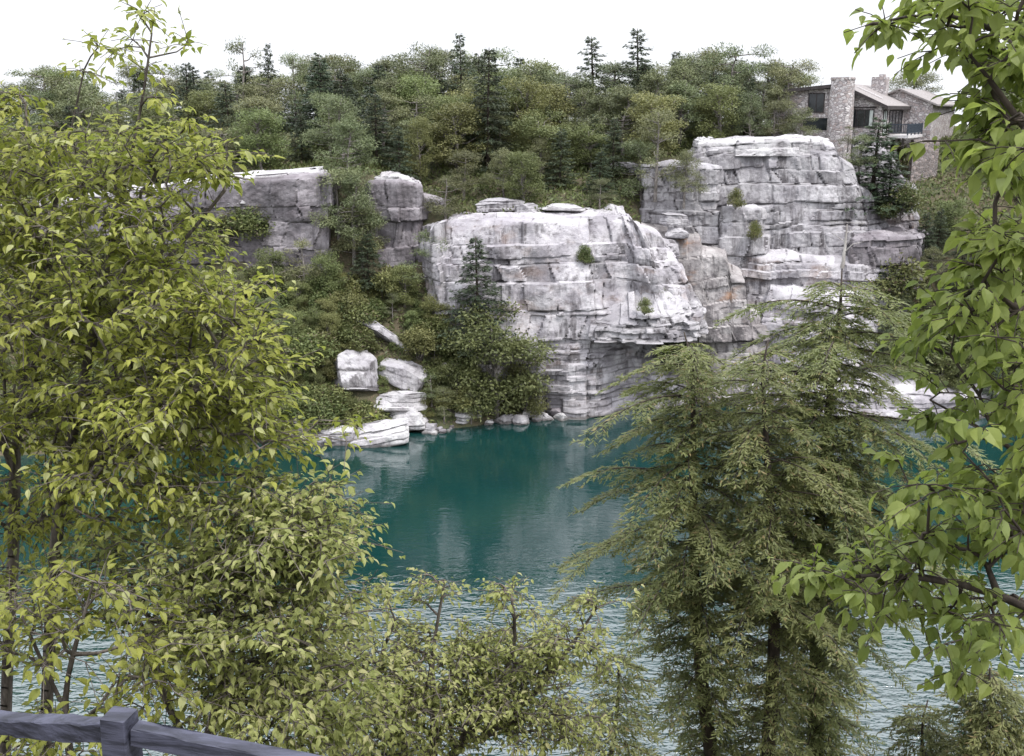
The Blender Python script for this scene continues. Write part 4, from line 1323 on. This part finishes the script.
def blob_points(blobs, seed):
    """blobs in photo terms: (px, py, distance, rx px, ry px, depth radius m, count)"""
    rg = np.random.default_rng(seed)
    out = []
    for px, py, Y, rx, ry, rd_, n in blobs:
        # sprays lie in flat layers with air between them
        m = max(1, (n + 5) // 6)
        q = rand_dirs(rg, m) * (rg.uniform(0, 1, m) ** .4)[:, None]
        for k in range(n):
            c = q[k % m]
            p = at(px + c[0] * rx, py + c[1] * ry, Y + c[2] * rd_)
            if n > 12: p = p + rg.normal(size=3) * np.array([.15, .15, .045]) * min(1.0, rx / 40)
            out.append(p)
    return np.array(out)


def leafy(name, label, trunks, blobs, seed, leaf_len, leaf_mat, bark, per=9, spread=.10, droop=.45, r_tip=.0035, rmax=.048, bf=.3, wl=.5, twig=.2, cat='tree', flat=.35, more=1.3):
    rg = np.random.default_rng(seed + 500)
    T = blob_points([(*q[:6], int(q[6] * (more if q[6] > 12 else 1))) for q in blobs], seed)
    A, par, tips = grow(trunks, T, bf, seed=seed)
    root = np.asarray(trunks[0][0], float)
    t = thing(name, label, cat, tuple(root))
    # twigs at the tips
    P0, D0 = A[tips], unit(A[tips] - A[par[tips]])
    LP, LD, LN, TA, TB = [], [], [], [], []
    for k in range(3):
        d = unit(D0 * .7 + rand_dirs(rg, len(tips)) * np.array([1, 1, flat]) + np.array([0, 0, .1]))
        ln = twig * rg.uniform(.6, 1.5, len(tips))
        e = P0 + d * ln[:, None] - np.array([0, 0, 1.0]) * (ln * .18)[:, None]
        TA.append(P0); TB.append(e)
        m = per // 3
        for q in range(m):
            f = (q + rg.uniform(.3, 1.0, len(tips))) / m
            b = P0 + (e - P0) * f[:, None] + rg.normal(size=P0.shape) * spread * .22
            side = unit(np.cross(d, np.array([0, 0, 1.0]))) * (1 if q % 2 else -1)
            ld = unit(d * .6 + side * rg.uniform(.2, 1.0, len(tips))[:, None] + rand_dirs(rg, len(tips)) * .35 + np.array([0, 0, -1.0]) * (droop * rg.uniform(.3, 1.5, len(tips)))[:, None])
            LP.append(b); LD.append(ld)
            LN.append(unit(np.array([0, 0, 1.0]) + rand_dirs(rg, len(tips)) * .55))
    LP, LD, LN = np.vstack(LP), np.vstack(LD), np.vstack(LN)
    ll_ = leaf_len * (.38 + .95 * rg.random(len(LP)) ** .7)
    V, F = leaves(LP, LD, LN, ll_, ll_ * wl * rg.uniform(.8, 1.2, len(LP)), simple=False)
    # twig mesh joined to the branches
    TA, TB = np.vstack(TA), np.vstack(TB)
    n0 = len(A)
    Aall = np.vstack([A, (TA + TB) / 2 + np.array([0, 0, .01]), TB])
    k = len(TA)
    parall = np.concatenate([par, np.tile(tips, 3), n0 + np.arange(k)])
    Vb, Fb = branch_mesh(Aall, parall, r_tip, rmax=rmax)
    mk('trunk', Vb - root, Fb, M[bark], t, smooth=True)
    mk('crown', V - root, F, M[leaf_mat], t)
    return t


def gp(px, py, Y, drop=None):
    return at(px, py, Y)


def root_at(px, Y, py=800):
    p = at(px, py, Y); p[2] = hz(p[0], Y) - .15
    return p


# leafy tree filling the left side
leafy('birch_tree', 'tall leafy tree with a bare dark trunk at the left edge of the photo',
      [[root_at(0, 8.0), at(4, 760, 8.0), at(8, 640, 8.0), at(13, 560, 8.0), at(14, 470, 8.0), at(22, 380, 8.1), at(40, 280, 8.1), at(62, 170, 8.1), at(84, 70, 8.1)],
       [at(14, 470, 8.0), at(-20, 380, 7.7), at(-60, 260, 7.6), at(-70, 120, 7.7)]],
      [(20, 230, 8.0, 75, 70, .8, 100), (-60, 180, 7.7, 90, 90, .9, 80), (50, 150, 8.1, 55, 34, .5, 34), (20, 330, 7.9, 90, 85, .9, 130), (-40, 420, 7.8, 90, 100, .9, 90),
       (60, 430, 7.8, 80, 60, .8, 90), (30, 510, 7.7, 80, 40, .7, 50), (-30, 580, 7.8, 60, 70, .7, 40), (98, 46, 8.1, 26, 6, .15, 3), (84, 66, 8.1, 16, 10, .15, 2), (8, 112, 8.0, 25, 20, .4, 10)],
      11, .068, 'leaf', 'bark', per=15, r_tip=.0022)
leafy('birch_tree', 'slender leafy tree whose thin pale leader sticks out above the forest skyline',
      [[root_at(40, 7.4), at(44, 760, 7.4), at(50, 620, 7.4), at(57, 520, 7.4), at(72, 430, 7.5), at(94, 332, 7.5), at(112, 240, 7.6), at(128, 170, 7.6), at(143, 100, 7.6), at(155, 8, 7.6)],
       [at(94, 332, 7.5), at(140, 290, 7.4), at(190, 235, 7.4), at(225, 190, 7.3)],
       [at(60, 500, 7.4), at(110, 440, 7.2), at(180, 400, 7.0), at(250, 350, 6.9)]],
      [(130, 225, 7.5, 85, 55, .7, 100), (180, 165, 7.4, 36, 20, .4, 22), (228, 176, 7.3, 24, 9, .25, 9), (150, 310, 7.3, 90, 60, .8, 130), (205, 315, 7.1, 34, 30, .5, 24), (120, 145, 7.6, 48, 24, .4, 26),
       (150, 405, 7.2, 105, 55, .8, 140), (228, 390, 7.0, 52, 40, .5, 60), (250, 345, 6.9, 22, 14, .2, 9), (160, 490, 7.2, 110, 50, .8, 120), (275, 432, 7.0, 48, 14, .4, 14),
       (155, 12, 7.6, 22, 10, .2, 4), (180, 42, 7.6, 16, 6, .15, 2), (138, 40, 7.6, 18, 4, .15, 2), (110, 50, 7.6, 10, 3, .1, 1), (150, 66, 7.6, 20, 8, .2, 2), (158, 92, 7.6, 22, 10, .25, 3), (178, 118, 7.5, 20, 12, .2, 5)],
      12, .068, 'leaf', 'bark', r_tip=.0022, per=15)
leafy('birch_sapling', 'paler leafy young tree leaning out over the water right of the tall leafy trees',
      [[root_at(190, 6.9), at(200, 760, 6.9), at(225, 690, 6.9), at(235, 610, 6.9), at(260, 540, 6.9), at(290, 490, 6.9)],
       [at(200, 770, 6.9), at(145, 660, 7.0), at(175, 600, 7.0), at(230, 560, 7.0), at(300, 500, 7.0)],
       [at(225, 690, 6.9), at(280, 650, 6.8), at(300, 585, 6.7), at(318, 550, 6.7)]],
      [(255, 550, 6.9, 66, 55, .6, 150), (300, 530, 6.8, 40, 30, .4, 50), (318, 545, 6.7, 20, 30, .25, 12), (240, 630, 6.9, 95, 60, .7, 150), (300, 620, 6.8, 40, 60, .5, 60), (180, 580, 7.0, 70, 40, .6, 70),
       (270, 700, 6.7, 80, 45, .6, 100), (318, 590, 6.7, 20, 12, .2, 8), (300, 500, 6.8, 40, 18, .3, 24), (325, 690, 6.7, 36, 40, .4, 36), (90, 570, 7.2, 60, 45, .5, 50)],
      13, .060, 'leaf_pale', 'bark', per=18, r_tip=.0022)
leafy('birch_sapling', 'small twiggy sapling with sparse leaves standing behind the fence post',
      [[root_at(60, 6.2), at(75, 780, 6.2), at(60, 700, 6.2), at(85, 610, 6.2), at(100, 560, 6.2)], [at(60, 700, 6.2), at(30, 640, 6.2), at(15, 600, 6.2)]],
      [(70, 600, 6.2, 60, 40, .4, 30), (20, 650, 6.2, 40, 40, .4, 18), (130, 640, 6.2, 40, 40, .4, 22), (60, 735, 6.0, 60, 18, .3, 26), (160, 690, 6.1, 30, 30, .3, 16)],
      14, .078, 'leaf', 'bark', cat='tree', r_tip=.0022)
leafy('shrub', 'pale yellow green shrub spreading along the bottom centre above the bright water',
      [[root_at(430, 8.6), at(432, 780, 8.6), at(435, 720, 8.6), at(430, 660, 8.6), at(440, 610, 8.6), at(445, 580, 8.6)],
       [at(432, 780, 8.6), at(480, 720, 8.6), at(520, 650, 8.6), at(512, 600, 8.6)],
       [at(432, 790, 8.6), at(390, 730, 8.6), at(370, 680, 8.6), at(395, 620, 8.6)],
       [at(480, 740, 8.6), at(540, 690, 8.6), at(575, 640, 8.6), at(595, 610, 8.6)]],
      [(430, 700, 8.6, 90, 50, .7, 200), (500, 665, 8.6, 65, 40, .5, 130), (385, 690, 8.5, 55, 50, .5, 90), (565, 640, 8.6, 40, 35, .3, 56), (430, 590, 8.6, 16, 20, .2, 14), (510, 600, 8.6, 13, 22, .2, 14),
       (410, 625, 8.6, 25, 25, .3, 26), (590, 600, 8.6, 10, 14, .1, 7), (345, 650, 8.6, 30, 40, .4, 36), (540, 720, 8.6, 70, 35, .5, 90), (380, 745, 8.4, 80, 25, .5, 80), (384, 588, 8.6, 8, 14, .1, 6)],
      15, .052, 'leaf_pale', 'bark', per=18, more=1.15, twig=.16, r_tip=.0028, cat='shrub')

# broad-leaved tree reaching in from the right
def bigleaf(label, tr, bl, seed, **kw):
    return leafy('basswood_tree', label, tr, bl, seed, kw.pop('leaf_len', .078), 'leaf_big', 'bark_dark', wl=.62, droop=.75, twig=.14, spread=.05, **kw)


bigleaf('large leaved tree hanging its bright green boughs in from the right edge',
        [[root_at(1180, 4.6), at(1175, 740, 4.6), at(1165, 500, 4.6), at(1150, 300, 4.6), at(1120, 100, 4.6), at(1090, -150, 4.6), at(1060, -330, 4.6)],
         [at(1120, 100, 4.6), at(1050, 60, 4.6), at(985, 20, 4.7), at(935, -10, 4.7), at(890, 12, 4.7), at(866, 26, 4.7)],
         [at(1150, 300, 4.6), at(1090, 200, 4.5), at(1020, 130, 4.5), at(990, 80, 4.5)],
         [at(1165, 500, 4.6), at(1100, 400, 4.6), at(1020, 300, 4.6), at(960, 265, 4.7)],
         [at(1165, 560, 4.6), at(1090, 520, 4.6), at(1010, 440, 4.7), at(930, 400, 4.8)],
         [at(1172, 700, 4.6), at(1090, 640, 4.5), at(1000, 590, 4.5), at(900, 570, 4.5), at(800, 580, 4.5)]],
        [(1000, 28, 4.7, 45, 40, .6, 26), (950, 8, 4.7, 34, 12, .3, 9), (888, 16, 4.7, 16, 9, .15, 4), (1005, 72, 4.6, 22, 22, .4, 8), (1015, 120, 4.6, 30, 40, .6, 16), (1005, 165, 4.6, 20, 14, .4, 7),
         (1000, 235, 4.6, 30, 22, .6, 12), (958, 262, 4.7, 22, 8, .3, 5), (1000, 310, 4.6, 42, 32, .6, 18), (932, 345, 4.8, 24, 12, .3, 5), (995, 400, 4.6, 42, 32, .6, 20), (935, 415, 4.8, 26, 12, .3, 6),
         (972, 480, 4.7, 50, 26, .6, 20), (1008, 540, 4.6, 32, 30, .5, 14), (935, 545, 4.6, 40, 18, .4, 12), (865, 578, 4.5, 55, 18, .4, 16), (795, 572, 4.5, 24, 12, .25, 6), (940, 605, 4.5, 44, 20, .4, 14), (992, 635, 4.5, 20, 26, .3, 7), (965, 672, 4.5, 8, 16, .15, 3),
         (1090, 150, 4.6, 50, 160, .7, 40), (1090, 430, 4.6, 50, 160, .7, 40), (1060, -120, 4.6, 90, 90, .8, 30)],
        21, rmax=.075, r_tip=.0021, per=12, more=1.5)


# hemlocks on the slope below
def hemlock(label, base, top, H_px_w, seed, nb=110, ln0=2.6, low=.05, lean_out=0.0, dead=.0, bias=(0, 0), density=1.0, name='hemlock_tree', needle=(.072, .019), power=.75, lo_w=.2):
    rg = np.random.default_rng(seed)
    base, top = np.asarray(base, float), np.asarray(top, float)
    t = thing(name, label, 'tree', tuple(base))
    ax = top - base; H = np.linalg.norm(ax)
    m = 26; f = np.linspace(0, 1, m)
    tr = base[None] + ax[None] * f[:, None]
    tr[1:-1] += np.stack([.10 * np.sin(f * 7 + seed), .10 * np.cos(f * 5 + seed), 0 * f], -1)[1:-1]
    tb = MB()
    tb.tube(tr - base, .13 * (1 - f) ** .8 * H / 9 + .008, 8)
    if dead:       # bare dead leader
        d0 = tr[-1]; d1 = d0 + np.array([.03, 0, dead])
    LP, LD, LN = [], [], []
    A1, A2, R1, R2 = [], [], [], []
    for i in range(nb):
        h = low + (.985 - low) * (i + rg.uniform(0, 1)) / nb
        o = np.array([np.interp(h, f, tr[:, c]) for c in range(3)])
        a = i * 2.399 + rg.uniform(-.5, .5)
        out = np.array([math.cos(a), math.sin(a), 0])
        w_ = ln0 * (1 - h) ** power * rg.choice([.3, .5, .75, 1.0, 1.35]) * rg.uniform(.8, 1.15) * (.22 + .78 * float(sstep(lo_w, lo_w + .33, h))) + .18
        w_ *= 1 + .35 * (out[0] * bias[0] + out[1] * bias[1])
        sd_ = np.array([-out[1], out[0], 0])
        bend = rg.uniform(-.25, .25)
        nseg = 9
        u = np.linspace(0, 1, nseg)
        rise = rg.uniform(.02, .30) * (0.4 + h)
        B = o + out * (w_ * u)[:, None] + sd_ * (bend * w_ * u ** 2)[:, None] + np.array([0, 0, 1.0]) * (w_ * (rise * u - .48 * u ** 2.2))[:, None]
        A1.append(B[:-1]); A2.append(B[1:])
        rr = .014 * (w_ / 2) * (1 - u) + .003
        R1.append(rr[:-1]); R2.append(rr[1:])
        ns = max(6, int(w_ / .05))
        for s_ in range(ns):
            q = (s_ + rg.uniform(.2, .8)) / ns
            if q < .14 and rg.random() < .7: continue
            p = np.array([np.interp(q, u, B[:, c]) for c in range(3)])
            sg = 1 if s_ % 2 else -1
            sl = (.16 + .36 * w_ * (1 - q) * .55) * rg.uniform(.6, 1.25)
            sl = min(sl, .62)
            dd = unit(out * .75 + sd_ * sg * rg.uniform(.5, 1.0) + np.array([0, 0, rg.uniform(-.35, .08)]))
            nt_ = max(3, int(sl / .017 * density))
            v = (np.arange(nt_) + rg.uniform(0, 1, nt_)) / nt_
            droop = np.stack([0 * v, 0 * v, -.30 * sl * v ** 2], -1)
            tp = p + dd * (sl * v)[:, None] + droop
            A1.append(p[None]); A2.append((p + dd * sl * .8 - np.array([0, 0, .19 * sl]))[None]); R1.append(np.array([.0035])); R2.append(np.array([.0015]))
            s2 = unit(np.cross(dd, [0, 0, 1.0]))
            for side in (-1, 1):
                LP.append(tp); LD.append(dd * .75 + s2 * side * rg.uniform(.4, 1.0, nt_)[:, None] + rg.normal(size=(nt_, 3)) * .22 + np.array([0, 0, -.22]))
                LN.append(unit(rg.normal(size=(nt_, 3)) * .40 + np.array([0, 0, 1.0])))
    LP, LD, LN = np.vstack(LP), np.vstack(LD), np.vstack(LN)
    k = len(LP)
    V, F = leaves(LP, LD, LN, needle[0] * rg.uniform(.6, 1.5, k), needle[1] * rg.uniform(.7, 1.3, k))
    A1, A2, R1, R2 = np.vstack(A1), np.vstack(A2), np.concatenate(R1), np.concatenate(R2)
    d = unit(A2 - A1); X = unit(np.cross(d, np.array([.1, .2, 1.0]))); Y = np.cross(d, X)
    n = 4; an = np.arange(n) / n * 2 * np.pi
    ring = X[:, None] * np.cos(an)[None, :, None] + Y[:, None] * np.sin(an)[None, :, None]
    Vb = np.concatenate([A1[:, None] + ring * R1[:, None, None], A2[:, None] + ring * R2[:, None, None]], 1).reshape(-1, 3) - base
    fb = np.array([(j, (j + 1) % n, n + (j + 1) % n, n + j) for j in range(n)])
    Fb = (np.arange(len(A1))[:, None, None] * 2 * n + fb[None]).reshape(-1, 4)
    tb.add(Vb, Fb)
    tb.build('trunk', M['bark_dark'], t, smooth=True)
    mk('crown', V - base, F, M['hemlock'], t)
    if dead:
        db = MB(); u = np.linspace(0, 1, 7)
        db.tube(d0 - base + (d1 - d0)[None] * u[:, None] + rg.normal(size=(7, 3)) * .006, .020 * (1 - u) + .007, 6)
        for q in (.35, .6, .8):
            e = d0 - base + (d1 - d0) * q
            db.tube([e, e + np.array([rg.uniform(-.25, .25), rg.uniform(-.1, .1), .12]), e + np.array([rg.uniform(-.35, .35), rg.uniform(-.1, .1), .14])], [.006, .004, .002], 4)
        db.build('dead_leader', M['dead'], t, smooth=True)
    return t


b = root_at(800, 13.6, 900)
hemlock('big hemlock with a bare dead leader in front of the far cliffs', b, at(842, 268, 13.6), 0, 31, nb=360, ln0=3.0, dead=.55, power=.40, lo_w=.45)
b = root_at(735, 12.6, 900)
hemlock('shorter hemlock leaning left with long boughs over the lake', b, at(684, 332, 12.9), 0, 32, nb=195, ln0=2.35, bias=(-.4, 0), power=.40, lo_w=.46, low=.2)
b = root_at(775, 12.2, 900)
hemlock('middle hemlock stem crowded between the leaning hemlock and the big one', b, at(768, 340, 12.3), 0, 35, nb=170, ln0=1.9, power=.5, lo_w=.42, low=.15)
b = root_at(600, 11.2, 950)
hemlock('low hemlock at the bottom edge between the pale shrub and the big hemlock', b, at(612, 655, 11.2), 0, 33, nb=75, ln0=1.3, low=.25)
b = root_at(1000, 11.4, 950)
hemlock('low hemlock in the bottom right corner', b, at(990, 668, 11.4), 0, 34, nb=190, ln0=1.9, low=.2)
b = root_at(925, 12.4, 950)
hemlock('low hemlock at the bottom edge just right of the big hemlock', b, at(928, 700, 12.4), 0, 36, nb=110, ln0=1.4, low=.25)
# ------------------------------------------------------------------ sky, sun, camera
SUN_EL, SUN_AZ = math.radians(58), math.radians(128)     # azimuth clockwise from +Y: behind the camera, to the right
sd = Vector((math.sin(SUN_AZ) * math.cos(SUN_EL), math.cos(SUN_AZ) * math.cos(SUN_EL), math.sin(SUN_EL)))
W = bpy.data.worlds.new('World'); bpy.context.scene.world = W; W.use_nodes = True
nt = W.node_tree; nt.nodes.clear()
wo = N(nt, 'ShaderNodeOutputWorld'); bg = N(nt, 'ShaderNodeBackground', in_Strength=.08)
sky = N(nt, 'ShaderNodeTexSky', sky_type='NISHITA', sun_disc=False, sun_elevation=SUN_EL, sun_rotation=SUN_AZ, altitude=500, air_density=1.0, dust_density=3.0, ozone_density=1.0)
tcw = N(nt, 'ShaderNodeTexCoord')
cl = ramp(nt, noise(nt, mapped(nt, tcw.outputs['Generated'], (1, 1, 2.2)), 1.6, 5, .55), .25, .8)
cloud = mixc(nt, cl, (7.2, 7.4, 8.0), (8.4, 8.5, 8.9))
# an overcast sky is brighter overhead than at the horizon
spw = N(nt, 'ShaderNodeSeparateXYZ'); L(nt, tcw.outputs['Generated'], spw.inputs[0])
up = math_(nt, 'MULTIPLY_ADD', ramp(nt, spw.outputs[2], .12, .85), 1.6, .97)
upc = N(nt, 'ShaderNodeCombineColor')
for i in range(3): L(nt, up, upc.inputs[i])
cloud = mixc(nt, 1.0, cloud, upc.outputs[0], 'MULTIPLY')
col = mixc(nt, .88, sky.outputs[0], cloud)
L(nt, col, bg.inputs['Color']); L(nt, bg.outputs[0], wo.inputs[0])

sl = bpy.data.lights.new('sun', 'SUN'); sl.energy = 1.5; sl.angle = math.radians(10); sl.color = (1, .965, .91)
so = bpy.data.objects.new('sun', sl); C.objects.link(so)
so.rotation_euler = (-sd).to_track_quat('-Z', 'Y').to_euler()

cam = bpy.data.cameras.new('camera'); cam.lens = LENS; cam.sensor_width = 36; cam.clip_end = 3000; cam.clip_start = .1
co = bpy.data.objects.new('camera', cam); C.objects.link(co)
co.location = (0, 0, CAM_Z); co.rotation_euler = (math.radians(90) - PITCH, 0, 0)
S = bpy.context.scene
S.camera = co
S.view_settings.view_transform = 'Standard'; S.view_settings.look = 'None'; S.view_settings.gamma = 1
S.view_settings.exposure = 1.05
S.render.engine = 'CYCLES'
S.cycles.max_bounces = 6; S.cycles.diffuse_bounces = 3; S.cycles.glossy_bounces = 3; S.cycles.transmission_bounces = 4
S.cycles.use_denoising = True
